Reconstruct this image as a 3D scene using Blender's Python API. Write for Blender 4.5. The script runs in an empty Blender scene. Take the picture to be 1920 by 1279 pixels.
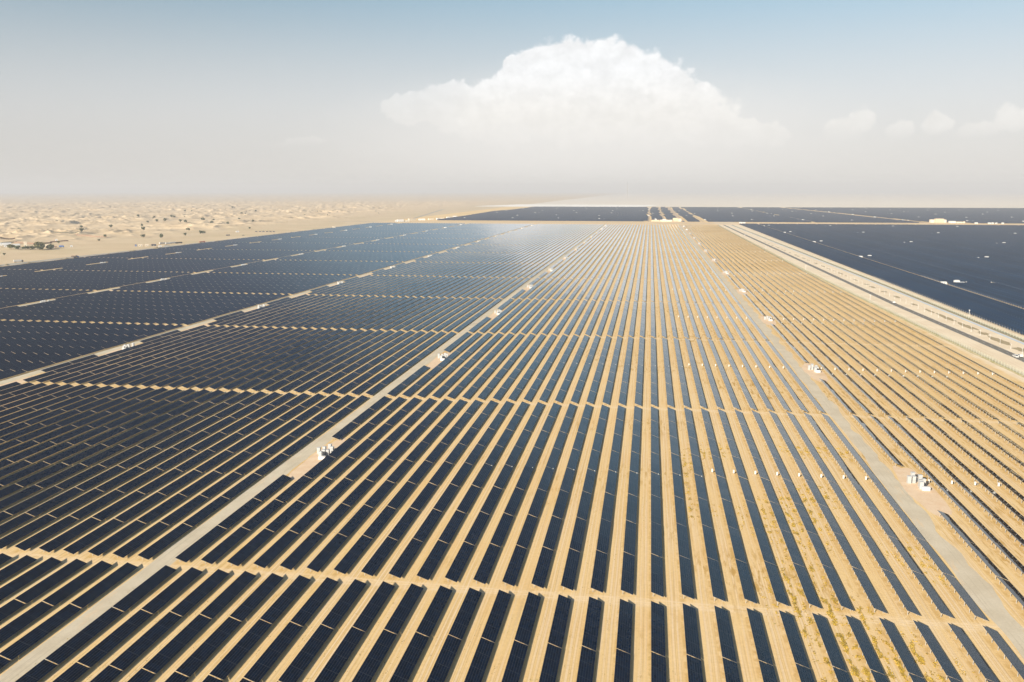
import bpy, math, random
import numpy as np
from mathutils import Vector, Matrix
random.seed(7); rng = np.random.default_rng(11)
R = math.radians
scene = bpy.context.scene
COL = scene.collection

# ------------------------------------------------------------------ camera
H = 100.0; PX = 1605.0
PITCH, YAW = R(10.017), R(9.064)
cd = bpy.data.cameras.new('camera'); cam = bpy.data.objects.new('camera', cd); COL.objects.link(cam)
cam.location = (0, 0, H); cam.rotation_euler = (R(90) - PITCH, 0, YAW)
cd.sensor_width = 36; cd.lens = PX / 1920 * 36; cd.clip_start = 0.5; cd.clip_end = 200000
scene.camera = cam
_ca, _sa, _cp, _sp = math.cos(YAW), math.sin(YAW), math.cos(PITCH), math.sin(PITCH)
def proj(x, y, z=0.0):
    """pixel position (1920 wide frame) and depth of a world point; used only to rank which repeats show largest"""
    q = (x, y, z - H)
    r = q[0]*_ca + q[1]*_sa
    u = -q[0]*_sa*_sp + q[1]*_ca*_sp + q[2]*_cp
    d = -q[0]*_sa*_cp + q[1]*_ca*_cp - q[2]*_sp
    if d < 1: return None
    return 960 + PX*r/d, 639.5 - PX*u/d, d
def in_view(x, y, m=0):
    p = proj(x, y)
    return p is not None and -m < p[0] < 1920 + m and p[1] < 1279 + m

# ------------------------------------------------------------------ materials
def new_mat(name):
    m = bpy.data.materials.new(name); m.use_nodes = True
    nt = m.node_tree; b = nt.nodes['Principled BSDF']
    return m, nt, b
class G:
    """tiny helper around a node tree"""
    def __init__(s, nt): s.nt = nt
    def n(s, t, **kw):
        nd = s.nt.nodes.new(t)
        for k, v in kw.items(): setattr(nd, k, v)
        return nd
    def put(s, sock, v):
        if isinstance(v, bpy.types.NodeSocket): s.nt.links.new(v, sock)
        elif v is not None:
            sock.default_value = v
    def m(s, op, a, b=None, c=None, clamp=False):
        nd = s.n('ShaderNodeMath', operation=op, use_clamp=clamp)
        s.put(nd.inputs[0], a); s.put(nd.inputs[1], b)
        if c is not None: s.put(nd.inputs[2], c)
        return nd.outputs[0]
    def v(s, op, a, b=None, scale=None):
        nd = s.n('ShaderNodeVectorMath', operation=op)
        s.put(nd.inputs[0], a); s.put(nd.inputs[1], b)
        if scale is not None: s.put(nd.inputs['Scale'], scale)
        return nd.outputs[0]
    def sep(s, a):
        nd = s.n('ShaderNodeSeparateXYZ'); s.put(nd.inputs[0], a); return nd.outputs
    def comb(s, x=0.0, y=0.0, z=0.0):
        nd = s.n('ShaderNodeCombineXYZ')
        for i, q in enumerate((x, y, z)): s.put(nd.inputs[i], q)
        return nd.outputs[0]
    def noise(s, vec, scale, detail=3.0, rough=0.55):
        nd = s.n('ShaderNodeTexNoise'); s.put(nd.inputs['Vector'], vec)
        nd.inputs['Scale'].default_value = scale; nd.inputs['Detail'].default_value = detail
        nd.inputs['Roughness'].default_value = rough
        return nd.outputs['Fac']
    def ss(s, x, a, b, lo=0.0, hi=1.0):
        nd = s.n('ShaderNodeMapRange', interpolation_type='SMOOTHSTEP')
        s.put(nd.inputs['Value'], x); s.put(nd.inputs['From Min'], a); s.put(nd.inputs['From Max'], b)
        s.put(nd.inputs['To Min'], lo); s.put(nd.inputs['To Max'], hi)
        return nd.outputs['Result']
    def mix(s, f, a, b):
        nd = s.n('ShaderNodeMix', data_type='RGBA')
        s.put(nd.inputs[0], f)
        for i, q in ((6, a), (7, b)):
            if isinstance(q, tuple): q = (*q, 1.0) if len(q) == 3 else q
            s.put(nd.inputs[i], q)
        return nd.outputs[2]
def flat(name, col, rough=0.6, metal=0.0, var=0.12, scale=0.8):
    m, nt, b = new_mat(name); g = G(nt)
    pos = g.n('ShaderNodeNewGeometry').outputs['Position']
    f = g.noise(pos, scale, 3)
    c = g.mix(g.ss(f, .3, .7), tuple(q*(1-var) for q in col), tuple(min(1, q*(1+var)) for q in col))
    nt.links.new(c, b.inputs['Base Color'])
    b.inputs['Roughness'].default_value = rough; b.inputs['Metallic'].default_value = metal
    return m

def panel_mat(name, cell_u, cell_v, bay, PCOL=((.002, .009, .024), (.005, .013, .031))):
    m, nt, b = new_mat(name); g = G(nt)
    uv = g.n('ShaderNodeUVMap', uv_map='UVMap').outputs[0]
    u, v, _ = g.sep(uv)
    fu = g.m('FRACT', g.m('DIVIDE', u, cell_u)); fv = g.m('FRACT', g.m('DIVIDE', v, cell_v)); fb = g.m('FRACT', g.m('DIVIDE', v, bay))
    lu = g.m('LESS_THAN', fu, 0.075); lv = g.m('LESS_THAN', fv, 0.02); lb = g.m('LESS_THAN', fb, 0.010)
    line = g.m('MAXIMUM', g.m('MULTIPLY', lu, .75), g.m('MAXIMUM', g.m('MULTIPLY', lv, .5), g.m('MULTIPLY', lb, 1.0)))
    geo = g.n('ShaderNodeNewGeometry')
    oi = g.n('ShaderNodeObjectInfo').outputs['Random']
    px, py, pz = g.sep(geo.outputs['Position'])
    wn = g.n('ShaderNodeTexWhiteNoise', noise_dimensions='3D')
    nt.links.new(g.comb(g.m('FLOOR', g.m('DIVIDE', u, cell_u)), g.m('FLOOR', g.m('DIVIDE', v, cell_v)), g.m('FLOOR', g.m('DIVIDE', px, 7.46))), wn.inputs['Vector'])
    wb = g.n('ShaderNodeTexWhiteNoise', noise_dimensions='3D')
    nt.links.new(g.comb(g.m('FLOOR', g.m('DIVIDE', v, bay)), g.m('FLOOR', g.m('DIVIDE', px, 7.46)), g.m('FLOOR', g.m('DIVIDE', py, 23.49))), wb.inputs['Vector'])
    dust = g.noise(geo.outputs['Position'], 0.012, 4)
    tint = g.m('MULTIPLY_ADD', wn.outputs['Value'], .7, .65)
    base = g.mix(g.ss(dust, .35, .7), *PCOL)
    base = g.v('SCALE', base, scale=tint)
    base = g.mix(line, base, (.095, .10, .105))
    nt.links.new(base, b.inputs['Base Color'])
    off = g.v('SCALE', g.v('SUBTRACT', wn.outputs['Color'], (.5, .5, .5)), scale=.006)
    off2 = g.v('SCALE', g.v('SUBTRACT', wb.outputs['Color'], (.5, .5, .5)), scale=.012)
    nrm = g.v('NORMALIZE', g.v('ADD', geo.outputs['Normal'], g.v('ADD', off, off2)))
    nt.links.new(nrm, b.inputs['Normal'])
    b.inputs['Roughness'].default_value = .6; b.inputs['Specular IOR Level'].default_value = 0.0
    # anti-reflective glass: a mirror layer whose reflectance climbs late, towards grazing view
    dp = g.n('ShaderNodeVectorMath', operation='DOT_PRODUCT')
    nt.links.new(nrm, dp.inputs[0]); nt.links.new(geo.outputs['Incoming'], dp.inputs[1])
    c = g.m('SUBTRACT', 1.0, g.m('ABSOLUTE', dp.outputs['Value'], clamp=True))
    fr = g.m('MULTIPLY_ADD', g.m('POWER', c, 6.4), 1.42, .010, clamp=True)
    gl = g.n('ShaderNodeBsdfGlossy'); gl.inputs['Roughness'].default_value = .03; gl.inputs['Color'].default_value = (.92, .97, 1.0, 1); nt.links.new(nrm, gl.inputs['Normal'])
    mx = g.n('ShaderNodeMixShader'); nt.links.new(fr, mx.inputs[0]); nt.links.new(b.outputs[0], mx.inputs[1]); nt.links.new(gl.outputs[0], mx.inputs[2])
    nt.links.new(mx.outputs[0], nt.nodes['Material Output'].inputs[0])
    return m

def ground_mat():
    m, nt, b = new_mat('desert_sand'); g = G(nt)
    P = g.n('ShaderNodeNewGeometry').outputs['Position']
    x, y, z = g.sep(P)
    big = g.noise(P, .004, 4); mid = g.noise(P, .05, 4); fine = g.noise(P, 1.1, 4, .65)
    streak = g.noise(g.v('MULTIPLY', P, (2.0, .018, 1.)), 1.0, 3, .6)
    streak2 = g.noise(g.v('MULTIPLY', P, (.9, .008, 1.)), 1.0, 2, .5)
    sand = g.mix(g.ss(big, .35, .65), (.715, .505, .228), (.775, .57, .288))
    sand = g.mix(g.m('MULTIPLY', g.ss(mid, .40, .70), .45), sand, (.70, .465, .205))
    # wheel tracks running between the rows
    infield = g.m('MULTIPLY', g.m('MULTIPLY', g.ss(x, -838, -832), g.ss(x, 199, 193)), g.ss(y, 2570, 2540))
    tr = g.m('MULTIPLY', g.m('MULTIPLY', g.ss(streak, .52, .62), infield), .55)
    sand = g.mix(tr, sand, (.74, .57, .36))
    tr2 = g.m('MULTIPLY', g.m('MULTIPLY', g.ss(streak, .45, .36), infield), .38)
    sand = g.mix(tr2, sand, (.47, .315, .15))
    # wheel ruts in the middle of each lane, disturbed ochre soil under the high edge of the row
    xo = g.m('MULTIPLY_ADD', g.m('GREATER_THAN', x, 84.0), 215.5-28*7.496, -124.6)
    xo = g.m('MULTIPLY_ADD', g.m('LESS_THAN', x, -130.0), -11.1+7.496, xo)
    wv = g.m('MULTIPLY', g.m('SUBTRACT', g.noise(g.v('MULTIPLY', P, (.2, .03, 1.)), 1.0, 2), .5), .9)
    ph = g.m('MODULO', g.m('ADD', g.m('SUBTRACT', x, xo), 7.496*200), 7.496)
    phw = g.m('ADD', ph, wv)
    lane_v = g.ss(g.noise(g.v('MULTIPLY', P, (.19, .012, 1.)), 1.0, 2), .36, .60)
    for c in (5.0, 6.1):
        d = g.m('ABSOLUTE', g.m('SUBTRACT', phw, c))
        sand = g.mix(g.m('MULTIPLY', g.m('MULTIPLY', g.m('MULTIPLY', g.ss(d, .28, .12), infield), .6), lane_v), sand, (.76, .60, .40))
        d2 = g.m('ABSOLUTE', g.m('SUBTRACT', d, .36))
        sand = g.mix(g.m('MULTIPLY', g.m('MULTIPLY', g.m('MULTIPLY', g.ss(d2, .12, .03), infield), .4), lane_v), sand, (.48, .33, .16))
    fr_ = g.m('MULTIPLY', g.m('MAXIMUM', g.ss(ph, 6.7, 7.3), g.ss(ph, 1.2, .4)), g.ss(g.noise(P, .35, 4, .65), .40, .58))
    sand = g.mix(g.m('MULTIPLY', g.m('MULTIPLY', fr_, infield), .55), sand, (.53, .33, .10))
    # cross aisles compacted by turning vehicles
    ya = g.m('ABSOLUTE', g.m('SUBTRACT', g.m('MODULO', g.m('ADD', y, 96-(201.2-2.3)+192*2), 192.0), 96.0))
    at = g.noise(g.v('MULTIPLY', P, (.10, 1.6, 1.)), 1.0, 4, .6)
    sand = g.mix(g.m('MULTIPLY', g.m('MULTIPLY', g.ss(ya, 2.8, 1.4), infield), g.ss(at, .40, .60, .1, .6)), sand, (.82, .64, .42))
    # dried yellow scrub growing in patches along the lanes
    patch = g.noise(g.v('MULTIPLY', P, (.011, .013, 1.)), 1.0, 3, .6)
    along = g.noise(g.v('MULTIPLY', P, (.8, .11, 1.)), 1.0, 4, .65)
    east = g.ss(x, -90, 60)
    sc = g.m('MULTIPLY', g.m('MULTIPLY', g.ss(patch, .47, .62), g.ss(along, .50, .62)), infield)
    sc = g.m('MULTIPLY', sc, g.m('MULTIPLY_ADD', east, .55, .3))
    sand = g.mix(sc, sand, (.46, .27, .055))
    # compacted pale sand of the service corridor and of the far strip
    wob = g.m('MULTIPLY', g.m('SUBTRACT', g.noise(P, .06, 3), .5), 8.0)
    xw = g.m('ADD', x, wob)
    cor = g.m('MULTIPLY', g.ss(xw, 194, 200), g.ss(x, 262, 259))
    pale = g.mix(g.ss(mid, .35, .65), (.74, .605, .425), (.80, .675, .49))
    pale = g.mix(g.m('MULTIPLY', g.ss(streak2, .55, .7), .5), pale, (.60, .46, .28))
    sand = g.mix(cor, sand, pale)
    sand = g.mix(g.ss(y, 4950, 5400), sand, (.72, .65, .54))  # haze fade toward the horizon mixed into the colour of the farthest sand
    strip = g.m('MULTIPLY', g.ss(y, 2545, 2580), g.ss(y, 2800, 2780))
    sand = g.mix(g.m('MULTIPLY', strip, .7), sand, (.70, .52, .32))
    # open desert west of the plant, paler and with a greenish cast on the flat close to the fence
    des = g.ss(g.m('ADD', x, g.m('MULTIPLY', wob, 2.)), -838, -850)
    dn = g.noise(P, .012, 5, .6)
    dsand = g.mix(g.ss(dn, .35, .65), (.60, .455, .28), (.66, .52, .34))
    dsand = g.mix(g.m('MULTIPLY', g.m('MULTIPLY', g.ss(g.noise(P, .008, 4), .45, .62), g.ss(x, -1300, -900)), .35), dsand, (.45, .38, .19))
    dsand = g.mix(g.m('MULTIPLY', g.ss(z, 1.0, -.6), .35), dsand, (.50, .40, .25))
    sand = g.mix(des, sand, dsand)
    # pebbles and small tufts as dark flecks
    fl = g.m('MULTIPLY', g.ss(g.noise(P, 2.3, 2, .5), .70, .76), .45)
    sand = g.mix(fl, sand, (.30, .20, .09))
    sand = g.v('SCALE', sand, scale=g.m('MULTIPLY_ADD', fine, .3, .85))
    nt.links.new(sand, b.inputs['Base Color'])
    b.inputs['Roughness'].default_value = .95
    b.inputs['Specular IOR Level'].default_value = .15
    bp = g.n('ShaderNodeBump'); bp.inputs['Strength'].default_value = .5; bp.inputs['Distance'].default_value = .12
    nt.links.new(g.m('ADD', fine, g.m('MULTIPLY', streak, .8)), bp.inputs['Height']); nt.links.new(bp.outputs[0], b.inputs['Normal'])
    return m
def soil(name, a, c, s1=.12, streaky=True, rough=.95, fleck=None):
    m, nt, b = new_mat(name); g = G(nt)
    P = g.n('ShaderNodeNewGeometry').outputs['Position']
    n1 = g.noise(P, s1, 5, .6); n2 = g.noise(g.v('MULTIPLY', P, (1.8, .03, 1.)), 1., 3); n3 = g.noise(P, 1.6, 3)
    col = g.mix(g.ss(n1, .35, .65), a, c)
    if streaky: col = g.mix(g.m('MULTIPLY', g.ss(n2, .55, .68), .5), col, tuple(q*.80 for q in a))
    if fleck: col = g.mix(g.m('MULTIPLY', g.ss(g.noise(g.v('MULTIPLY', P, (.35, .05, 1.)), 1.0, 4, .65), .56, .70), .55), col, (.68, .50, .30))
    if fleck: col = g.mix(g.m('MULTIPLY', g.ss(g.noise(P, .018, 4), .60, .68), .55), col, fleck)
    col = g.v('SCALE', col, scale=g.m('MULTIPLY_ADD', n3, .24, .88))
    nt.links.new(col, b.inputs['Base Color']); b.inputs['Roughness'].default_value = rough
    b.inputs['Specular IOR Level'].default_value = .2
    return m
M = {}
M['panel'] = panel_mat('thin_film_glass', .55, 1.2, 5.8)
M['tracker'] = panel_mat('tracker_glass', 1.0, 2.0, 12.4, ((.003, .018, .046), (.006, .024, .056)))
M['back'] = flat('panel_backsheet', (.085, .078, .062), .5, var=.1)
M['steel'] = flat('galvanised_steel', (.50, .49, .46), .45, .35)
M['rim'] = flat('aluminium_rim', (.33, .29, .24), .5, .2)
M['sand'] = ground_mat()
M['gravel'] = soil('grey_gravel', (.55, .475, .345), (.61, .535, .40), fleck=(.36, .33, .25))
M['pad'] = soil('graded_sand', (.70, .51, .33), (.74, .57, .39), .25, False, fleck=(.55, .38, .20))
M['asphalt'] = soil('worn_asphalt', (.155, .145, .125), (.20, .185, .155), .2)
M['track'] = soil('olive_track', (.24, .21, .13), (.30, .26, .16), .1)
M['channel'] = soil('concrete_channel', (.50, .56, .60), (.58, .62, .64), .2)
M['ditch'] = soil('brown_ditch_bed', (.33, .26, .15), (.40, .32, .19), .2)
M['verge'] = soil('weedy_verge', (.42, .36, .15), (.62, .50, .30), .35)
M['lane'] = soil('lane_sand', (.47, .34, .21), (.54, .40, .26), .1, False)
M['palesalt'] = soil('pale_flat', (.88, .84, .76), (.92, .88, .82), .01, False)
M['perim'] = soil('perimeter_gravel', (.30, .28, .235), (.42, .385, .32), .04)
M['white'] = flat('white_paint', (.66, .655, .63), .45, var=.05)
M['cabinet'] = flat('cabinet_paint', (.44, .445, .435), .5, var=.06)
M['whiteshade'] = flat('grey_louvre', (.30, .31, .31), .5, var=.1)
M['concrete'] = flat('concrete_plinth', (.50, .47, .41), .9)
M['buff'] = flat('buff_render', (.64, .50, .34), .9, var=.06)
M['cream'] = flat('cream_wall', (.70, .62, .48), .9, var=.06)
M['dark'] = flat('dark_rubber', (.03, .03, .03), .7)
M['glass'] = flat('window_glass', (.02, .03, .04), .08)
M['bluep'] = flat('blue_paint', (.05, .13, .35), .4)
M['redp'] = flat('red_paint', (.35, .06, .05), .4)
M['darkp'] = flat('dark_paint', (.05, .055, .07), .4)
M['brick'] = flat('reddish_wall', (.26, .16, .11), .9)
M['olivewall'] = flat('olive_wall', (.20, .18, .12), .9)
M['rust'] = flat('brown_roof', (.22, .15, .10), .8)
M['leaf'] = flat('ghaf_leaves', (.075, .095, .035), .8, var=.5, scale=1.5)
M['leaf2'] = flat('olive_leaves', (.15, .145, .05), .8, var=.4, scale=1.5)
M['bark'] = flat('bark', (.12, .08, .05), .9)
M['scrub'] = flat('yellow_scrub', (.44, .30, .04), .9, var=.3, scale=.6)
M['scrubg'] = flat('green_scrub', (.36, .28, .08), .9, var=.4, scale=.6)
M['wire'] = flat('fence_wire', (.50, .52, .42), .6, .2)

# ------------------------------------------------------------------ mesh helpers
class MB:
    def __init__(s): s.v = []; s.f = []; s.m = []
    def quad(s, pts, mi=0):
        i = len(s.v); s.v.extend(pts); s.f.append(tuple(range(i, i+len(pts)))); s.m.append(mi)
    def hexa(s, p, mi=0):
        """p: 4 bottom points ccw, 4 top points ccw"""
        i = len(s.v); s.v.extend(p)
        for q in ((3,2,1,0),(4,5,6,7),(0,1,5,4),(1,2,6,5),(2,3,7,6),(3,0,4,7)): s.f.append(tuple(i+k for k in q)); s.m.append(mi)
    def box(s, x0, x1, y0, y1, z0, z1, mi=0):
        s.hexa([(x0,y0,z0),(x1,y0,z0),(x1,y1,z0),(x0,y1,z0),(x0,y0,z1),(x1,y0,z1),(x1,y1,z1),(x0,y1,z1)], mi)
    def cyl(s, c, r, h, n=8, axis='z', mi=0, r2=None):
        r2 = r if r2 is None else r2; i = len(s.v)
        for t, rr in ((0, r), (h, r2)):
            for k in range(n):
                a = 2*math.pi*k/n; p = (rr*math.cos(a), rr*math.sin(a), t)
                if axis == 'y': p = (p[0], p[2], p[1])
                if axis == 'x': p = (p[2], p[0], p[1])
                s.v.append((c[0]+p[0], c[1]+p[1], c[2]+p[2]))
        for k in range(n):
            s.f.append((i+k, i+(k+1)%n, i+n+(k+1)%n, i+n+k)); s.m.append(mi)
        s.f.append(tuple(i+n+k for k in range(n))); s.m.append(mi)
        s.f.append(tuple(i+n-1-k for k in range(n))); s.m.append(mi)
    def mesh(s, name, mats):
        me = bpy.data.meshes.new(name); me.from_pydata(s.v, [], s.f)
        for q in (mats if isinstance(mats, (list, tuple)) else [mats]): me.materials.append(q)
        me.polygons.foreach_set('material_index', s.m); me.update()
        return me
    def obj(s, name, mats, parent=None, loc=None):
        return link(name, s.mesh(name, mats), parent, loc)
def link(name, me, parent=None, loc=None):
    o = bpy.data.objects.new(name, me); COL.objects.link(o)
    if parent is not None: o.parent = parent
    if loc is not None: o.location = loc
    return o
def tag(o, label=None, cat=None, group=None, kind=None):
    for k, v in (('label', label), ('category', cat), ('group', group), ('kind', kind)):
        if v: o[k] = v
    return o
def empty(name, loc, rz=0.0, label=None, cat=None, group=None):
    o = bpy.data.objects.new(name, None); COL.objects.link(o)
    o.location = loc; o.rotation_euler = (0, 0, rz); o.empty_display_size = .5
    return tag(o, label, cat, group)
def copy_thing(root, loc, rz=None, label=None, scale=None):
    r = root.copy(); COL.objects.link(r); r.location = loc
    if rz is not None: r.rotation_euler = (0, 0, rz)
    if scale is not None: r.scale = scale
    if label: r['label'] = label
    for ch in KIDS.get(root.name, ()):
        c = ch.copy(); COL.objects.link(c); c.parent = r
        for g2 in KIDS.get(ch.name, ()):
            d = g2.copy(); COL.objects.link(d); d.parent = c
    return r
KIDS = {}
def remember(root):
    KIDS[root.name] = list(root.children)
    for c in root.children: KIDS[c.name] = list(c.children)
    return root
ORD = lambda n: '%d%s' % (n, 'th' if 10 <= n % 100 <= 20 else {1: 'st', 2: 'nd', 3: 'rd'}.get(n % 10, 'th'))

# ------------------------------------------------------------------ numpy noise + ground
_perm = rng.permutation(1024); _grad = rng.uniform(0, 2*math.pi, 1024)
def perlin(x, y):
    xi = np.floor(x).astype(int); yi = np.floor(y).astype(int); xf = x-xi; yf = y-yi
    def gr(ix, iy, dx, dy):
        a = _grad[_perm[(ix + _perm[iy & 1023]) & 1023]]
        return np.cos(a)*dx + np.sin(a)*dy
    u = xf*xf*xf*(xf*(xf*6-15)+10); v = yf*yf*yf*(yf*(yf*6-15)+10)
    a = gr(xi, yi, xf, yf); b = gr(xi+1, yi, xf-1, yf); c = gr(xi, yi+1, xf, yf-1); d = gr(xi+1, yi+1, xf-1, yf-1)
    return (a*(1-u)+b*u)*(1-v) + (c*(1-u)+d*u)*v
def sstep(x, a, b):
    t = np.clip((x-a)/(b-a), 0, 1); return t*t*(3-2*t)
def dune(x, y):
    x = np.asarray(x, float); y = np.asarray(y, float)
    edge = -845.0
    amp = sstep(-(x-edge), 90, 420)
    far = sstep(y, 2700, 3600)*sstep(x, -1500, -1000)
    amp = amp*(1-.75*far)
    # right margin of the dunes runs obliquely away from the plant
    amp = amp*sstep(-(x + 960 + (y-1900)*.02), -10, 260)
    wx = x + 26*perlin(x/90, y/90); wy = y + 26*perlin(x/90+7.3, y/90-3.1)
    n1 = perlin(wx/62+11, wy/95+5); r1 = 1-np.abs(n1)*2.4
    n2 = perlin(wx/27-31, wy/38+17); r2 = 1-np.abs(n2)*2.4
    patch = .35+.65*sstep(perlin(x/320+3, y/320+9), -.25, .3)
    h = (np.clip(r1, 0, 1)**1.6*8.5 + np.clip(r2, 0, 1)**1.5*3.6*np.clip(r1+.3, 0, 1))*patch
    h = h + 3.0*perlin(x/240, y/240)
    return h*amp
def build_ground():
    az = np.concatenate([np.radians(np.arange(-180, 5, 5.0)), np.radians(np.arange(5, 52, .058)), np.radians(np.arange(52, 180, 5.0))])
    az = np.unique(az)
    rad = np.concatenate([[20, 60, 120, 250, 450, 700], np.geomspace(880, 7000, 560), [8000, 10000, 14000, 20000, 30000]])
    A, Rr = np.meshgrid(az, rad)                       # az measured to the left of +Y
    X = -np.sin(A)*Rr; Y = np.cos(A)*Rr
    Z = np.where(Rr < 7500, dune(X, Y), 0.0)
    na, nr = len(az), len(rad)
    V = np.stack([X.ravel(), Y.ravel(), Z.ravel()], 1)
    V = np.vstack([V, [[0, 0, 0]]])
    i = np.arange(nr-1)[:, None]*na + np.arange(na)[None, :]
    j = np.arange(nr-1)[:, None]*na + (np.arange(na)[None, :]+1) % na
    Q = np.stack([i, j, j+na, i+na], 2).reshape(-1, 4)[:, ::-1]
    c = len(V)-1
    T = np.stack([np.arange(na), (np.arange(na)+1) % na, np.full(na, c)], 1)
    T = T[:, ::-1]
    me = np_mesh('ground', V, Q, T)
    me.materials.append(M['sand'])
    me.polygons.foreach_set('use_smooth', np.ones(len(me.polygons), bool))
    o = link('ground', me); tag(o, kind='structure', label='sandy desert ground with dunes beyond the solar plant'); return o
def np_mesh(name, V, Q, T=None):
    me = bpy.data.meshes.new(name)
    nq = len(Q); nt_ = 0 if T is None else len(T)
    me.vertices.add(len(V)); me.vertices.foreach_set('co', np.asarray(V, np.float32).ravel())
    loops = np.asarray(Q).ravel() if T is None else np.concatenate([np.asarray(Q).ravel(), np.asarray(T).ravel()])
    me.loops.add(len(loops)); me.loops.foreach_set('vertex_index', loops.astype(np.int32))
    me.polygons.add(nq+nt_)
    st = np.concatenate([np.arange(nq)*4, nq*4+np.arange(nt_)*3]).astype(np.int32)
    me.polygons.foreach_set('loop_start', st)
    me.update(calc_edges=True); me.validate()
    me.polygons.foreach_set('use_smooth', np.zeros(len(me.polygons), bool))
    return me
build_ground()

def strip(name, pts, mat, z, label, jit=0.0, step=12.0, kind='structure', parent=None):
    """a sheet following points (y, x_left, x_right)"""
    mb = MB(); rows = []
    for (y0, a0, b0), (y1, a1, b1) in zip(pts, pts[1:]):
        n = max(1, int((y1-y0)/(step if jit < .5 else min(step, 4.0))))
        for k in range(n):
            t = k/n; rows.append((y0+(y1-y0)*t, a0+(a1-a0)*t, b0+(b1-b0)*t))
    rows.append(pts[-1])
    for k, (y, a, b) in enumerate(rows):
        ja = jit*float(perlin(y/23., 3.3)) ; jb = jit*(float(perlin(y/19., 8.1))*1.6+float(perlin(y/5., 2.7))*.5)
        mb.v += [(a+ja, y, z), (b+jb, y, z)]
    for k in range(len(rows)-1):
        mb.f.append((2*k, 2*k+1, 2*k+3, 2*k+2)); mb.m.append(0)
    o = mb.obj(name, mat, parent); return tag(o, label=label, kind=kind)

# ------------------------------------------------------------------ main field layout (rows run along Y, faces tilt to +X)
PITCHX, WID, ZH, ZL = 7.496, 3.15, 1.75, .60
Y0, PER, NT = 201.2, 192.0, 8
TL = 23.46; TLEN = 23.17
rows = []        # (x of high edge, zone, ordinal, partial-kind)
for k in range(28): rows.append((-124.6+PITCHX*k, 'A', k+1, 'A' if k == 0 else None))
for k in range(27): rows.append((-135.7-PITCHX*k, 'L', k+1, 'C' if k == 26 else None))
for k in range(27): rows.append((-341.8-PITCHX*k, 'C', k+1, 'C' if k == 26 else None))
for k in range(27): rows.append((-547.9-PITCHX*k, 'D', k+1, 'C' if k == 26 else None))
for k in range(11): rows.append((-754.0-PITCHX*k, 'E', k+1, None))
for k in range(14): rows.append((90.9+PITCHX*k, 'B', k+1, 'B' if k == 0 else None))
ROADNAME = {'A': 'right of the left gravel road', 'L': 'left of the left gravel road', 'B': 'right of the right gravel road'}
def und(x, y): return .10*float(perlin(np.array(x/60.), np.array(y/60.)))
tables = []
for (x, zone, ordn, part) in rows:
    for blk in range(-1, 13):
        for i in range(NT):
            if part == 'A' and i in (3, 4): continue
            if part == 'B' and i in (3, 4): continue
            if part == 'C' and i in (0, 3, 4, 7): continue
            y = Y0+blk*PER+i*TL
            if y+TLEN > 2535: continue
            if zone == 'E' and y < 960 + (x+835)*-1.2: pass
            ps = [proj(x, y, ZH), proj(x+WID, y, ZL), proj(x+WID, y+TLEN, ZL), proj(x, y+TLEN, ZH)]
            if any(p is None for p in ps): continue
            vis = any(-160 < p[0] < 2080 and p[1] < 1400 for p in ps)
            if not vis: continue
            cl = [(min(max(p[0], 0), 1920), min(max(p[1], 0), 1279)) for p in ps]
            a = 0
            for q in range(4):
                a += cl[q][0]*cl[(q+1) % 4][1]-cl[(q+1) % 4][0]*cl[q][1]
            tables.append((abs(a)/2, x, y, zone, ordn, blk, i))
tables.sort(key=lambda t: -t[0])
big = [t for t in tables[:300]]
rest = tables[300:]

def with_uv(me, uvs):
    l = me.uv_layers.new(name='UVMap'); l.data.foreach_set('uv', np.asarray(uvs, np.float32).ravel()); return me
SL = math.hypot(WID, ZH-ZL)
TH = .035
def table_slab_mesh():
    nx, nz = (ZH-ZL)/SL, WID/SL
    mb = MB()
    lo = (-nx*TH, -nz*TH)
    for a, b in ((0, TLEN),):
        mb.hexa([(lo[0], a, ZH+lo[1]), (WID+lo[0], a, ZL+lo[1]), (WID+lo[0], b, ZL+lo[1]), (lo[0], b, ZH+lo[1]),
                 (0, a, ZH), (WID, a, ZL), (WID, b, ZL), (0, b, ZH)])
    mb.m = [1, 0, 2, 2, 2, 2]
    me = mb.mesh('panel_surface', [M['panel'], M['back'], M['rim']])
    uv = []
    for fi, f in enumerate(me.polygons):
        for li in f.loop_indices:
            co = me.vertices[me.loops[li].vertex_index].co
            uv.append((math.hypot(co.x, ZH-co.z)*.9999, co.y))
    return with_uv(me, uv)
t_root = empty('solar_table', (0, 0, 0), 0, 'x', 'solar table', 'solar tables in the nearest rows of the main field')
link('panel_surface', table_slab_mesh(), t_root)
mb = MB()
for t in (.14, .5, .86):
    x = WID*t; z = ZH+(ZL-ZH)*t-TH-.02
    mb.box(x-.04, x+.04, .1, TLEN-.1, z-.10, z)
mb.obj('purlin_frame', M['steel'], t_root)
PY = [1.2+3.46*k for k in range(7)]
for ys in PY:
    mb = MB()
    p0, p1 = (.25, ZH-.08-.17), (WID-.25, ZL+.08-.17)
    mb.hexa([(p0[0], ys-.04, p0[1]-.1), (p1[0], ys-.04, p1[1]-.1), (p1[0], ys+.04, p1[1]-.1), (p0[0], ys+.04, p0[1]-.1),
             (p0[0], ys-.04, p0[1]), (p1[0], ys-.04, p1[1]), (p1[0], ys+.04, p1[1]), (p0[0], ys+.04, p0[1])])
    mb.obj('rafter', M['steel'], t_root)
    for xx in (.55, 2.55):
        zt = ZH+(ZL-ZH)*xx/WID-.2
        mb = MB(); mb.box(xx-.07, xx+.07, ys+.05, ys+.15, -.5, zt); mb.obj('leg', M['steel'], t_root)
remember(t_root)
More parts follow.
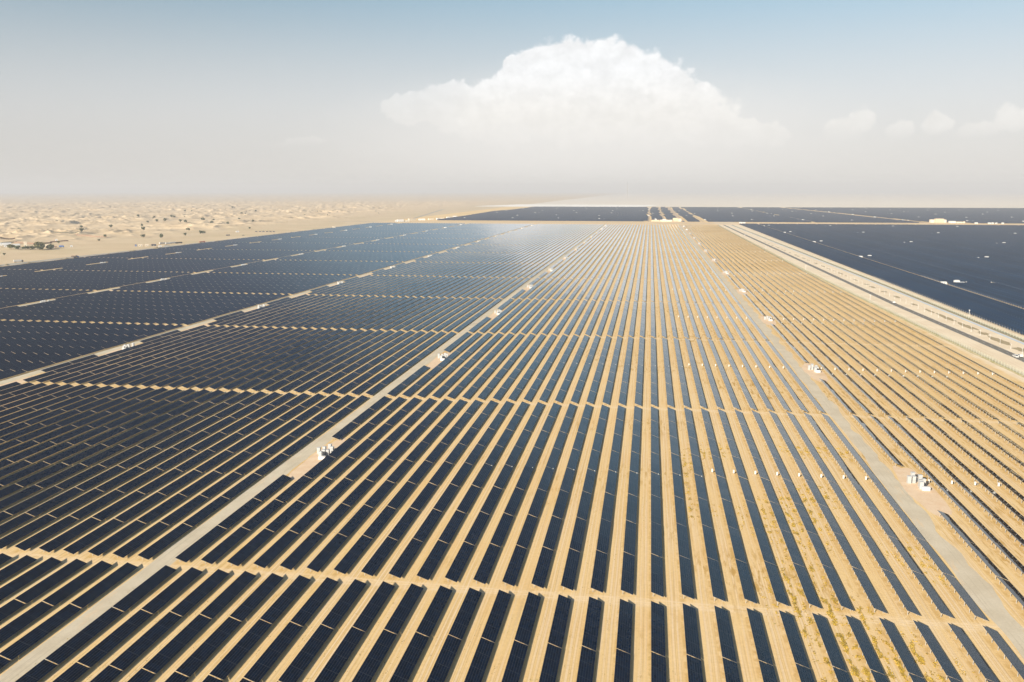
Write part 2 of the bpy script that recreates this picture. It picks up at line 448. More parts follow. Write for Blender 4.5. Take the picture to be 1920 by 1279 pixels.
for n, (a, x, y, zone, ordn, blk, i) in enumerate(big):
    if blk < 0: where = '%s before nearest sand aisle' % ORD(NT-i)
    elif blk == 0: where = '%s beyond nearest sand aisle' % ORD(i+1)
    else: where = '%s beyond second sand aisle' % ORD(i+1)
    lab = 'dark solar table, %s row %s, %s' % (ORD(ordn), ROADNAME.get(zone, 'left of the second gravel road'), where)
    loc = (x, y, und(x, y))
    if n == 0:
        t_root.location = loc; t_root['label'] = lab; r = t_root
    else:
        r = copy_thing(t_root, loc, None, lab)
    r.rotation_euler = (R(random.gauss(0, .05)), R(random.gauss(0, .18)), R(random.gauss(0, .03)))

# every other table of the main field: one object
def bulk_tables():
    T = np.array([(t[1], t[2]) for t in rest]); n = len(T)
    steep = np.array([{'L': .02, 'C': .05, 'D': .05, 'E': .05}.get(t[3], 0.) for t in rest])
    zoff = np.array([und(a, b) for a, b in T])
    tilt = rng.normal(0, .013, n) + steep
    nx, nz = (ZH-ZL)/SL*TH, WID/SL*TH
    base = np.array([(-nx, 0, ZH-nz), (WID-nx, 0, ZL-nz), (WID-nx, TLEN, ZL-nz), (-nx, TLEN, ZH-nz), (0, 0, ZH), (WID, 0, ZL), (WID, TLEN, ZL), (0, TLEN, ZH)])
    V = np.repeat(base[None], n, 0)
    V[:, [0, 3, 4, 7], 2] += tilt[:, None]; V[:, [1, 2, 5, 6], 2] -= tilt[:, None]
    V[:, :, 2] += zoff[:, None]; V[:, :, 0] += T[:, 0:1]; V[:, :, 1] += T[:, 1:2]
    F = np.array([(3,2,1,0),(4,5,6,7),(0,1,5,4),(1,2,6,5),(2,3,7,6),(3,0,4,7)])
    Q = (F[None]+8*np.arange(n)[:, None, None]).reshape(-1, 4)
    MI = np.tile([1, 0, 2, 2, 2, 2], n)
    UVb = np.array([(0, 0), (SL, 0), (SL, TLEN), (0, TLEN)]*2)*.9999
    V = V.reshape(-1, 3); nv = len(V)
    # posts of the tables close enough to show them
    near = [(a, b, z) for (a, b), z in zip(T, zoff) if b < (1100 if a > 60 else 420)]
    P = []
    for a, b, z in near:
        for ys in PY:
            for xx in (.55, 2.55):
                P.append((a+xx, b+ys, z+ZH+(ZL-ZH)*xx/WID-.08))
    P = np.array(P); m = len(P)
    pb = np.array([(-.07, 0, 0), (.07, 0, 0), (.07, .1, 0), (-.07, .1, 0), (-.07, 0, 1), (.07, 0, 1), (.07, .1, 1), (-.07, .1, 1)])
    PV = np.repeat(pb[None], m, 0); PV[:, :, 2] = PV[:, :, 2]*(P[:, 2:3]+.4)-.4
    PV[:, :, 0] += P[:, 0:1]; PV[:, :, 1] += P[:, 1:2]
    PQ = (F[None, 2:]+8*np.arange(m)[:, None, None]).reshape(-1, 4)+nv
    V = np.vstack([V, PV.reshape(-1, 3)]); Q = np.vstack([Q, PQ])
    me = np_mesh('solar_tables', V, Q)
    for q in ('panel', 'back', 'rim', 'steel'): me.materials.append(M[q])
    me.polygons.foreach_set('material_index', np.concatenate([MI, np.full(len(PQ), 3)]).astype(np.int32))
    vi = np.zeros(len(me.loops), np.int32); me.loops.foreach_get('vertex_index', vi)
    uv = np.zeros((len(vi), 2)); k = vi < nv; uv[k] = UVb[vi[k] % 8]
    with_uv(me, uv)
    o = link('solar_tables', me)
    tag(o, 'all farther rows of dark tilted solar tables receding to the far edge of the main field', 'solar tables', kind='stuff')
bulk_tables()

# ------------------------------------------------------------------ fields of trackers (rows run along X, facing the camera)
TRL, TRP = 24.2, 5.0
def poly_x(pts, y):
    ys = [p[0] for p in pts]; xs = [p[1] for p in pts]; return float(np.interp(y, ys, xs))
LANE_DIAG = [(2800, 838), (5060, 735)]
tr = []
def blocked(x0, x1, y):
    for sx in range(12):
        for sy in range(7):
            cx, cy = 327+163.3*sx, 602+375*sy
            if abs(y-cy-1) < 8 and x0 < cx+38 and x1 > cx-19: return True
    return False
x = 257.9; xs = []
k = 0
while x < 2300:
    xs.append(x); x += TRL+(1.1 if k % 2 == 0 else (8.0 if k == 1 else 4.4)); k += 1
y = 470.0
while y < 2596:
    for x in xs:
        if not blocked(x, x+TRL, y):
            p = proj(x, y); q = proj(x+TRL, y)
            if p[0] < 1990: tr.append((x, y, abs(q[0]-p[0])*PX/p[2] if p[0] < 1915 else 0))
    y += TRP
LEFT_FAR = [(2780, -700), (3300, -700), (3960, -722), (4300, -682), (5060, -670)]
y = 2800.0; far_tr = []
lanes_far = [(-4, 3), (48, 3), (103, 8), (168, 2.5), (500, 2), (1150, 2.5)]
def clear_far(x0, x1, y):
    for c, w in lanes_far:
        if x0 < c+w and x1 > c-w: return False
    c = poly_x(LANE_DIAG, y)
    if x0 < c+18 and x1 > c-18: return False
    if y < 2850 and -15 < x1 and x0 < 112: return False
    if y < 2862 and 840 < x1 and x0 < 960: return False
    return True
while y < 5060:
    x = poly_x(LEFT_FAR, y)
    while x < 2400:
        p = proj(x, y)
        if p[0] > 1990: break
        if clear_far(x, x+12.2, y): far_tr.append((x, y))
        x += 12.6
    y += TRP*1.3
tr.sort(key=lambda t: -t[2])
tr_big, tr_rest = tr[:300], tr[300:]
TA = R(34); TW = 4.2; TZ = 1.9
def tr_base(L):
    c, s = math.cos(TA)*TW/2, math.sin(TA)*TW/2
    up = (0, -math.sin(TA)*.06, math.cos(TA)*.06)
    lowp = [(0, -c, TZ-s), (L, -c, TZ-s), (L, c, TZ+s), (0, c, TZ+s)]
    return np.array(lowp + [(p[0], p[1]+up[1], p[2]+up[2]) for p in lowp])
def bulk_tr(name, items, L, label):
    n = len(items); T = np.array([(t[0], t[1]) for t in items]); b = tr_base(L)
    V = np.repeat(b[None], n, 0); V[:, :, 0] += T[:, 0:1]; V[:, :, 1] += T[:, 1:2]
    tw = rng.normal(0, .07, n); V[:, [2, 3, 6, 7], 2] += tw[:, None]
    F = np.array([(3,2,1,0),(4,5,6,7),(0,1,5,4),(1,2,6,5),(2,3,7,6),(3,0,4,7)])
    Q = (F[None]+8*np.arange(n)[:, None, None]).reshape(-1, 4)
    me = np_mesh(name, V.reshape(-1, 3), Q)
    for q in ('tracker', 'back', 'rim'): me.materials.append(M[q])
    me.polygons.foreach_set('material_index', np.tile([1, 0, 2, 2, 2, 2], n).astype(np.int32))
    vi = np.zeros(len(me.loops), np.int32); me.loops.foreach_get('vertex_index', vi)
    UVb = np.array([(0, 0), (0, L), (TW, L), (TW, 0)]*2)*.999
    with_uv(me, UVb[vi % 8])
    return tag(link(name, me), label, 'solar trackers', kind='stuff')
bulk_tr('solar_trackers', [(t[0], t[1]) for t in tr_rest] + [], TRL, 'dark blue solar trackers filling the field right of the paved road')
bulk_tr('far_solar_trackers', far_tr, 12.2, 'hazy grey blue solar trackers filling the far field below the horizon')
r0 = empty('solar_tracker', (0, 0, 0), 0, 'dark blue solar tracker in the closest rows of the field right of the paved road', 'solar tracker', 'nearest trackers right of the paved road')
mb = MB(); mb.hexa([tuple(q) for q in tr_base(TRL)]); mb.m = [1, 0, 2, 2, 2, 2]
me = mb.mesh('panel_surface', [M['tracker'], M['back'], M['rim']])
UVb = [(0, 0), (0, TRL), (TW, TRL), (TW, 0)]*2
with_uv(me, [UVb[l.vertex_index] for l in me.loops]); link('panel_surface', me, r0)
mb = MB(); mb.cyl((-.4, 0, TZ-.12), .09, TRL+.9, 6, 'x')
mb.obj('torque_tube', M['steel'], r0)
mb = MB(); mb.box(TRL+.25, TRL+.8, -.3, .3, TZ-.3, TZ+.35); mb.obj('drive_motor', M['white'], r0)
for xx in (-.3, 8, 16.4):
    mb = MB(); mb.box(xx-.09, xx+.09, -.07, .07, -.3, TZ-.1); mb.obj('post', M['steel'], r0)
remember(r0)
for n, (x, y, a) in enumerate(tr_big):
    if n == 0: r0.location = (x, y, 0)
    else: copy_thing(r0, (x, y, 0))

# ------------------------------------------------------------------ roads and sheets
FARY = 2560
strip('gravel_road', [(90, -131.6, -125.4), (FARY, -131.6, -125.2)], M['gravel'], .012, 'pale grey gravel service road running up the left of the main field', 1.0)
strip('gravel_road', [(90, 82.2, 88.2), (FARY, 82.4, 88.6)], M['gravel'], .012, 'pale grey gravel service road running up the right of the main field', 1.9)
strip('gravel_road', [(300, -337.8, -331.3), (FARY, -337.6, -331.3)], M['gravel'], .012, 'narrow gravel road crossing the left half of the main field', .5)
strip('gravel_road', [(500, -543.6, -538.2), (FARY, -543.6, -538.2)], M['gravel'], .012, 'third gravel road from the middle, faint between dark rows on the left', .4)
strip('gravel_road', [(700, -749.5, -744.8), (FARY, -749.5, -744.8)], M['gravel'], .012, 'outermost gravel road among the rows on the far left', .4)
ASP = [(380, 222, 229), (545, 219.6, 226), (800, 213.6, 219.6), (1200, 212.5, 218.6), (1700, 211, 217.4), (2560, 208, 214.4)]
strip('road', ASP, M['asphalt'], .03, 'dark two lane asphalt road in the sandy corridor', 0, 30)
mbk = MB()
for y in np.arange(420, 1500, 12.0):
    c = float(np.interp(y, [a[0] for a in ASP], [(a[1]+a[2])/2 for a in ASP]))
    mbk.box(c-.08, c+.08, y, y+4, .036, .040)
for side in (1, 2):
    for k in range(len(ASP)-1):
        a, b = ASP[k], ASP[k+1]; s = .3 if side == 1 else -.3
        mbk.quad([(a[side]+s-.07, a[0], .038), (a[side]+s+.07, a[0], .038), (b[side]+s+.07, b[0], .038), (b[side]+s-.07, b[0], .038)])
tag(mbk.obj('road_marking', M['white']), label='thin white lane lines painted on the asphalt road', kind='structure')
strip('drainage_channel', [(420, 244.4, 247.3), (640, 244.4, 247.3), (1000, 243.5, 246.2), (2560, 229, 231)], M['channel'], .05, 'pale blue grey concrete channel beside the right hand field', 0, 40)
strip('track', [(420, 248.0, 252.2), (640, 248.0, 252.2), (1000, 246.8, 250.6), (2560, 231.6, 234.4)], M['track'], .02, 'olive brown track between the channel and the right hand field', .3, 20)
# brown ditch bed in broken lengths
mb = MB()
def blob(mb, cx, cy, rx, ry, z, n=22, jit=.25, seed=0.):
    i = len(mb.v)
    for k in range(n):
        a = 2*math.pi*k/n; s = 1+jit*float(perlin(np.array(math.cos(a)*1.7+cx*.1+seed), np.array(math.sin(a)*1.7+cy*.1)))*2
        mb.v.append((cx+rx*math.cos(a)*s, cy+ry*math.sin(a)*s, z))
    mb.f.append(tuple(range(i, i+n))); mb.m.append(0)
yy = 470.0; rr = random.Random(3)
dx = lambda y: float(np.interp(y, [500, 640, 1000, 1700], [235, 235, 231, 222]))
while yy < 1750:
    ln = rr.uniform(16, 46) if yy < 720 else rr.uniform(8, 26)
    blob(mb, dx(yy)+rr.uniform(-.6, .6), yy+ln/2, rr.uniform(2.4, 3.8) if yy < 720 else rr.uniform(1., 2.6), ln/2, .016+rr.random()*.006, jit=.35, seed=yy)
    yy += ln + (rr.uniform(1, 7) if yy < 720 else rr.uniform(3, 40))
tag(mb.obj('ditch', M['ditch']), label='broken brown ditch bed along the paved road', kind='structure')
strip('fence_verge', [(400, 205.0, 208.5), (495, 201.5, 205), (640, 198.2, 201.4), (811, 195.8, 198.8), (1122, 192.2, 194.8), (2552, 191.8, 194.2)], M['verge'], .014, 'yellow green weedy strip along the boundary fence', 1.1, 6)
# reddish stains of spoil on the corridor and the track beside it
# graded pads where the tables next to a road are left out, stations on them
STX = {'A': -120.3, 'B': 93.6, 'C': -326.6, 'D': -532.0, 'E': -737.2}
STNAME = {'A': 'left gravel road', 'B': 'right gravel road', 'C': 'second gravel road', 'D': 'third gravel road', 'E': 'outermost gravel road'}
mb = MB()
stations = []
for zn, sx in STX.items():
    for blk in range(-1, 13):
        cy = Y0+blk*PER+4*TL
        if cy > 2500: continue
        if not in_view(sx, cy, 120): continue
        w = {'A': 4.3, 'B': 5.0}.get(zn, 4.2)
        blob(mb, sx-.6 if zn != 'B' else sx-.8, cy+.5, w, 26, .020, 30, .12, blk*3.1)
        stations.append((zn, sx, cy+6.2, blk))
    if zn in 'CDE':
        for blk in range(0, 13):
            cy = Y0+blk*PER-2
            if cy < 2530: blob(mb, sx-.3, cy, 4.0, 25, .020, 30, .12, blk*1.7)
tag(mb.obj('sand_pad', M['pad']), label='pale graded sand patches around the cabinets', kind='structure')
# pale lanes through the tracker field and the cross strips at its stations
mb = MB()
for i, x in enumerate(xs):
    gw = 7.8 if i == 1 else 4.2
    if i % 2 == 1: mb.quad([(x+TRL+.2, 470, .012), (x+TRL+gw, 470, .012), (x+TRL+gw, 2598, .012), (x+TRL+.2, 2598, .012)])
for sx in range(12):
    for sy in range(7):
        cx, cy = 327+163.3*sx, 602+375*sy
        if cy > 2598: continue
        mb.quad([(cx-19, cy-7, .018), (cx+38, cy-7, .018), (cx+38, cy+8, .018), (cx-19, cy+8, .018)])
tag(mb.obj('service_lanes', M['lane']), label='pale sand lanes through the right hand field', kind='structure')
mb = MB()
for c, w in lanes_far[:4]: mb.quad([(c-w, 2790, .012), (c+w, 2790, .012), (c+w, 5075, .012), (c-w, 5075, .012)])
(ya, xa), (yb, xb) = LANE_DIAG
mb.quad([(xa-17, ya-10, .02), (xa+17, ya-10, .02), (xb+17, yb, .02), (xb-17, yb, .02)])
tag(mb.obj('far_roads', M['lane']), label='pale sand roads cutting through the far field', kind='structure')
mb = MB(); mb.quad([(-1095, 5200, .02), (-60, 5150, .02), (60, 5900, .02), (-900, 6000, .02)])
tag(mb.obj('salt_flat', M['palesalt']), label='bright pale flat strip below the horizon', kind='structure')
# perimeter of the main field on the left
PERIM = [(880, -872, -848), (1130, -866, -847), (1300, -858, -845), (1700, -852, -842), (2180, -842, -834), (2600, -800, -792)]
strip('perimeter_track', PERIM, M['perim'], .02, 'grey gravel track along the left edge of the field', 2.0, 15)
strip('spoil_strip', [(900, -845.5, -837.0), (1300, -843.5, -836.6), (1900, -840, -835.8), (2500, -806, -803)], M['ditch'], .03, 'brown spoil strip at the left edge of the field', 1.5, 9)
mb = MB()
for (a, b) in (((-1110, 2620), (-840, 2660)), ):
    pass
mb.quad([(-786, 2700, .02), (-776, 2700, .02), (-1060, 4420, .02), (-1076, 4420, .02)])
mb.quad([(-2400, 2648, .015), (240, 2648, .015), (240, 2662, .015), (-2400, 2662, .015)])
tag(mb.obj('desert_track', M['perim']), label='grey tracks crossing the open sand behind the plant', kind='structure')

mb = MB(); rr = random.Random(12)
for k in range(60):
    y = rr.uniform(930, 2100); x = float(np.interp(y, [930, 1300, 2180], [-849, -845, -838])) + rr.uniform(-4, 6); r_ = rr.uniform(1.5, 5); h_ = rr.uniform(.8, 2.2)
    i0 = len(mb.v); n = 9
    for q in range(n):
        a = 2*math.pi*q/n; mb.v.append((x+r_*math.cos(a)*rr.uniform(.7, 1.2), y+2.2*r_*math.sin(a)*rr.uniform(.7, 1.2), -.05))
    mb.v.append((x, y, h_)); mb.v.append((x+.2, y+r_*.8, h_*.7))
    for q in range(n): mb.f.append((i0+q, i0+(q+1) % n, i0+n+(1 if q < n//2 else 0))); mb.m.append(0)
    mb.f.append((i0+n//2, i0+n, i0+n+1)); mb.m.append(0); mb.f.append((i0, i0+n+1, i0+n)); mb.m.append(0)
tag(mb.obj('spoil_heaps', M['ditch']), 'brown spoil heaps scattered along the left edge track', 'spoil', kind='stuff')
# ------------------------------------------------------------------ inverter cabinets
def cabinet():
    r = empty('inverter_cabinet', (0, 0, 0), 0, 'x', 'inverter cabinet', 'white inverter cabinets beside the gravel roads')
    mb = MB(); mb.box(-.70, .70, -.62, .62, .12, 2.75)
    b = mb.obj('cabinet_body', M['cabinet'], r)
    mb = MB(); mb.hexa([(-.80, -.72, 2.752), (.80, -.72, 2.752), (.80, .72, 2.752), (-.80, .72, 2.752), (-.72, -.64, 2.90), (.72, -.64, 2.90), (.72, .64, 2.90), (-.72, .64, 2.90)])
    mb.obj('roof_cap', M['cabinet'], r)
    mb = MB(); mb.box(.702, .73, -.45, .45, .5, 2.35); mb.obj('louvre_panel', M['whiteshade'], r)
    mb = MB(); mb.box(-.52, .52, -.65, -.623, .35, 2.5); mb.box(-.02, .02, -.66, -.651, .35, 2.5, 0)
    d = mb.obj('door', M['cabinet'], r)
    mb = MB(); mb.box(-.80, .80, -.72, .72, -.1, .118); mb.obj('plinth', M['concrete'], r)
    return remember(r)
LAY_A = [(-3.0, 2.2), (-.2, -3.4), (-1.0, 2.8), (1.6, -.6), (-.2, 6.6), (1.7, 3.6), (.2, -1.0)]
POS = ['at the left', 'near corner', 'middle left', 'near right', 'at the far end', 'on the far right', 'in the middle']
cab = cabinet(); cabs = []
for (zn, sx, cy, blk) in stations:
    for j, (dx_, dy_) in enumerate(LAY_A):
        f = -1 if zn == 'B' else 1
        xx = sx + dx_*(1 if zn != 'B' else .85)
        yy_ = cy + dy_ - 2
        p = proj(xx, yy_)
        cabs.append((1/p[2] if in_view(xx, yy_) else 0, xx, yy_, zn, blk, j))
cabs.sort(key=lambda t: -t[0])
vis_first = {}
for zn in STX:
    bl = sorted(b for (z2, _, c, b) in stations if z2 == zn and in_view(STX[zn], c))
    for n, b in enumerate(bl): vis_first[(zn, b)] = n+1
used = False
for (a, xx, yy_, zn, blk, j) in cabs[:300]:
    if a == 0: continue
    nth = vis_first.get((zn, blk), 1)
    lab = 'white cabinet %s of %s station beside the %s' % (POS[j], ORD(nth), STNAME[zn])
    if not used: cab.location = (xx, yy_, 0); cab['label'] = lab; used = True; cab.scale = (.88, .88, .9)
    else: copy_thing(cab, (xx, yy_, 0), R(random.choice((0, 0, 90, 3))), lab, (.88, .88, random.choice((.9, .95, .85))))
restc = [c for c in cabs[300:] if c[0] > 0]
if restc:
    mb = MB()
    for (a, xx, yy_, *_r) in restc:
        mb.box(xx-.72, xx+.72, yy_-.65, yy_+.65, 0, 2.75); mb.box(xx-.8, xx+.8, yy_-.72, yy_+.72, 2.752, 2.9)
    tag(mb.obj('distant_cabinets', M['white']), 'tiny white inverter cabinets at the most distant roadside stations', 'cabinets', kind='stuff')
# transformer at each of the nearer stations
tf = empty('transformer', (0, 0, 0), 0, 'x', 'transformer', 'low transformers among the cabinets')
mb = MB(); mb.box(-1.3, 1.3, -.7, .7, .15, 1.25); mb.obj('tank', M['white'], tf)
mb = MB()
for k in range(7): mb.box(-1.1+k*.34, -1.02+k*.34, .705, .95, .25, 1.1)
mb.obj('cooling_fins', M['whiteshade'], tf)
mb = MB(); mb.box(-1.4, 1.4, -.8, 1.0, -.1, .148); mb.obj('plinth', M['concrete'], tf)
remember(tf); used = False
for (zn, sx, cy, blk) in stations:
    if cy > 1100 or not in_view(sx, cy): continue
    loc = (sx+.9, cy-6.6, 0)
    lab = 'low grey white transformer at %s station beside the %s' % (ORD(vis_first.get((zn, blk), 1)), STNAME[zn])
    if not used: tf.location = loc; tf['label'] = lab; used = True
    else: copy_thing(tf, loc, None, lab)
# combiner boxes: one per row in every block
cb = empty('combiner_box', (0, 0, 0), 0, 'x', 'combiner box', 'white combiner boxes beside the rows')
mb = MB(); mb.box(-.36, .36, -.22, .22, .35, 1.75); mb.obj('enclosure', M['white'], cb)
mb = MB(); mb.box(-.42, .42, -.28, .28, 1.752, 1.82); mb.obj('rain_cap', M['white'], cb)
mb = MB(); mb.box(-.28, -.2, -.05, .05, -.2, .348); mb.box(.2, .28, -.05, .05, -.2, .348); mb.obj('stand', M['steel'], cb)
remember(cb)
cbs = []
for (x, zone, ordn, part) in rows:
    if zone in 'DE': continue
    for blk in range(0, 12):
        y = Y0+blk*PER+4*TL+7.0
        if x < 25: y = Y0+blk*PER+4*TL-.15
        if x < -60 or (x < 25 and blk > 1): continue
        if part or (x < -130 and blk > 1) or (zone == 'C'): continue
        if in_view(x, y): cbs.append((1/proj(x, y)[2] * (1 if x > 25 else .55), x, y, zone, ordn, blk))
cbs.sort(key=lambda t: -t[0])
for n, (a, x, y, zone, ordn, blk) in enumerate(cbs[:300]):
    lab = 'white box at %s row %s, %s line of boxes' % (ORD(ordn), ROADNAME.get(zone, 'left of the second gravel road'), ORD(blk+1))
    loc = (x-.75, y, 0) if x > 25 else (x+2.6, y, .3)
    if n == 0: cb.location = loc; cb['label'] = lab; cb.scale = (.85, .85, .85)
    else: copy_thing(cb, loc, None, lab, (.75, .75, .8) if x > 25 else (.3, .3, .4))
if len(cbs) > 300:
    mb = MB()
    for (a, x, y, *_r) in cbs[300:]: mb.box(x-1.11, x-.39, y-.22, y+.22, 0, 1.8)
    tag(mb.obj('distant_boxes', M['white']), 'specks of white combiner boxes in the most distant lines', 'boxes', kind='stuff')

# ------------------------------------------------------------------ stations of the tracker fields
st = empty('inverter_cabin', (0, 0, 0), 0, 'x', 'inverter cabin', 'white inverter cabins in the tracker fields')
mb = MB(); mb.box(-3.2, 2.2, -1.6, 1.6, .2, 4.3); mb.obj('main_body', M['white'], st)
mb = MB(); mb.box(2.205, 7.4, -1.4, 1.4, .2, 2.9); mb.obj('low_annex', M['white'], st)
mb = MB(); mb.hexa([(-3.5, -1.9, 4.302), (2.5, -1.9, 4.302), (2.5, 1.9, 4.302), (-3.5, 1.9, 4.302), (-2.4, -.3, 4.9), (1.4, -.3, 4.9), (1.4, .3, 4.9), (-2.4, .3, 4.9)]); mb.obj('roof', M['white'], st)
mb = MB(); mb.box(-1.6, -.6, -1.64, -1.605, .3, 2.5); mb.obj('door', M['whiteshade'], st)
mb = MB(); mb.box(-3.6, 7.8, -2, 2, -.1, .198); mb.obj('plinth', M['concrete'], st)
remember(st)
sw = empty('switchgear_container', (0, 0, 0), 0, 'x', 'container', 'white switchgear containers in the tracker fields')
mb = MB(); mb.box(-2.9, 2.9, -1.25, 1.25, .15, 2.9); mb.obj('container_body', M['white'], sw)
mb = MB(); mb.box(-2.4, -1.2, -1.29, -1.255, .3, 2.4); mb.box(.3, 1.5, -1.29, -1.255, .3, 2.4); mb.obj('doors', M['whiteshade'], sw)
mb = MB(); mb.box(-3.1, 3.1, -1.45, 1.45, -.1, .148); mb.obj('plinth', M['concrete'], sw)
remember(sw)
spots = []
for sy in range(7):
    for sx in range(12):
        cx, cy = 327+163.3*sx, 602+375*sy
        if cy < 2590 and in_view(cx, cy, -4): spots.append((cx, cy+1, 'near', sy, sx))
fr = random.Random(5)
for sy in range(6):
    for sx in range(-6, 13):
        cx, cy = -20+163.3*sx+(0 if sy % 2 else 26), 2958+375*sy
        if cx < poly_x(LEFT_FAR, cy)+30 or not in_view(cx, cy, -4) : continue
        spots.append((cx+fr.uniform(-14, 14), cy+fr.uniform(-40, 40) if cy < 4500 else cy, 'far', sy, sx+7))
used = [False, False]
mbp = MB()
for (cx, cy, w, sy, sx) in spots:
    if w == 'near': la = 'right hand dark field, %s across in %s station line' % (ORD(sx+1), ORD(sy)); dz = 0
    else: la = 'far hazy field, %s across in %s station line' % (ORD(sx), ORD(sy+1))
    lab1 = 'white cabin in ' + la; lab2 = 'white container in ' + la
    if w == 'far': mbp.quad([(cx-16, cy-7, .02), (cx+12, cy-7, .02), (cx+12, cy+6, .02), (cx-16, cy+6, .02)])
    zz = 0 if w == 'near' else 1.6
    sc_ = (.9, .9, .8) if w == 'near' else (.75, .75, .6)
    if not used[0]: st.location = (cx, cy, zz); st['label'] = lab1; used[0] = True
    else: copy_thing(st, (cx, cy, zz), None, lab1, sc_)
    if w == 'near' or fr.random() < .45:
        off = -13.5 if w == 'near' else fr.choice((-15, 17))
        if not used[1]: sw.location = (cx+off, cy, zz); sw['label'] = lab2; used[1] = True
        else: copy_thing(sw, (cx+off, cy, zz), None, lab2, sc_)
tag(mbp.obj('station_clearings', M['lane']), label='small sand clearings under the far cabins', kind='structure')

# ------------------------------------------------------------------ fence, lamp posts, poles in the corridor
def fence(name, pts, label, sp=4.0, h=2.4):
    r = empty(name, (pts[0][0], pts[0][1], 0), 0, label, 'fence')
    ox, oy = pts[0]
    m, nt, b = new_mat('chain_link'); g = G(nt)
    nt.links.remove(b.outputs[0].links[0])
    t = g.n('ShaderNodeBsdfTransparent'); mx = g.n('ShaderNodeMixShader'); mx.inputs[0].default_value = .30
    b.inputs['Base Color'].default_value = (.42, .45, .34, 1); b.inputs['Roughness'].default_value = .7
    nt.links.new(t.outputs[0], mx.inputs[1]); nt.links.new(b.outputs[0], mx.inputs[2]); nt.links.new(mx.outputs[0], nt.nodes['Material Output'].inputs[0])
    mb = MB(); po = MB()
    for (xa, ya), (xb, yb) in zip(pts, pts[1:]):
        mb.quad([(xa-ox, ya-oy, .05), (xb-ox, yb-oy, .05), (xb-ox, yb-oy, h), (xa-ox, ya-oy, h)])
        L = math.hypot(xb-xa, yb-ya); n = int(L/sp)
        for k in range(n):
            t_ = k/n; px, py = xa+(xb-xa)*t_-ox, ya+(yb-ya)*t_-oy
            if py+oy < 1300: po.box(px-.06, px+.06, py-.06, py+.06, 0, h+.25)
    mb.obj('chain_link_mesh', m, r)
    q = po.obj('fence_posts', M['wire'], r); q['kind'] = 'stuff'
    return r
fence('boundary_fence', [(207, 400), (203.5, 495), (200, 640), (197.5, 811), (193.5, 1122), (193, 2552)], 'pale green wire fence between the last solar row and the paved road')
fence('boundary_fence', [(250.2, 420), (250.2, 640), (249, 1000), (233.5, 2552)], 'wire fence over the olive track beside the right hand field', 5.0, 2.0)
lp = empty('lamp_post', (0, 0, 0), 0, 'x', 'lamp post', 'white lamp posts along the brown ditch')
mb = MB(); mb.cyl((0, 0, 0), .09, 3.6, 6, r2=.07); mb.obj('post', M['white'], lp)
mb = MB(); mb.box(-.8, .1, -.12, .12, 3.602, 3.72); mb.obj('lamp_head', M['white'], lp)
mb = MB(); mb.box(-.3, .3, -.3, .3, -.05, .3); mb.obj('base', M['concrete'], lp)
remember(lp)
for n in range(46):
    y = 546+17.2*n; x = float(np.interp(y, [500, 640, 1000, 1700], [229.8, 229.5, 225.5, 221]))
    lab = '%s white lamp post from the right picture edge, beside the brown ditch' % ORD(n+1)
    if n == 0: lp.location = (x, y, 0); lp['label'] = lab
    else: copy_thing(lp, (x, y, 0), None, lab)
cp = empty('camera_pole', (0, 0, 0), 0, 'x', 'camera pole', 'tall white poles along the boundary fence')
mb = MB(); mb.cyl((0, 0, 0), .16, 6.5, 8, r2=.1); mb.obj('mast', M['white'], cp)
mb = MB(); mb.box(-.5, .5, -.2, .2, 6.0, 6.5); mb.obj('camera_housing', M['white'], cp)
remember(cp)
for n, (x, y, lab) in enumerate([(199, 812, 'nearer tall white camera pole at the pale green boundary fence'), (195.5, 1122, 'middle tall white camera pole at the boundary fence'), (194.8, 1500, 'most distant tall white camera pole at the boundary fence'), (251.8, 720, 'white camera pole beside the olive track and the dark field')]):
    if n == 0: cp.location = (x, y, 0); cp['label'] = lab
    else: copy_thing(cp, (x, y, 0), None, lab)

# ------------------------------------------------------------------ vehicles
def car(name, mat, loc, rz, label, cat='car', pickup=False):
    r = empty(name, loc, rz, label, cat)
    mb = MB()
    pr = [(-2.3, .35), (2.3, .35), (2.35, .85), (1.5, 1.0), (.7, 1.55), (-.9 if pickup else -1.7, 1.55), (-1.1 if pickup else -2.2, 1.0), (-2.3, .95)]
    i = len(mb.v)
    for yv in (-.9, .9):
        for (a, b) in pr: mb.v.append((a, yv*(.85 if b > 1.2 else 1), b))
    n = len(pr)
    for k in range(n): mb.f.append((i+k, i+(k+1) % n, i+n+(k+1) % n, i+n+k)); mb.m.append(0)
    mb.f.append(tuple(i+n-1-k for k in range(n))); mb.m.append(0); mb.f.append(tuple(i+n+k for k in range(n))); mb.m.append(0)
    mb.obj('body', mat, r)
    mb = MB(); x1 = -.8 if pickup else -1.5
    mb.quad([(.72, -.70, 1.52), (1.46, -.80, 1.05), (1.46, .80, 1.05), (.72, .70, 1.52)])
    mb.v = [(a+.02, b, c+.02) for a, b, c in mb.v]
    mb.obj('windscreen', M['glass'], r)
    for s in (-1, 1):
        mb = MB(); mb.quad([(x1, s*.79, 1.5), (.6, s*.79, 1.5), (1.15, s*.90, 1.06), (x1-.1, s*.91, 1.06)]); mb.obj('side_window', M['glass'], r)
    for wx in (-1.45, 1.45):
        for s in (-1, 1):
            mb = MB(); mb.cyl((wx, s*.92-.11, .36), .36, .22, 12, 'y'); mb.obj('wheel', M['dark'], r)
    return remember(r)
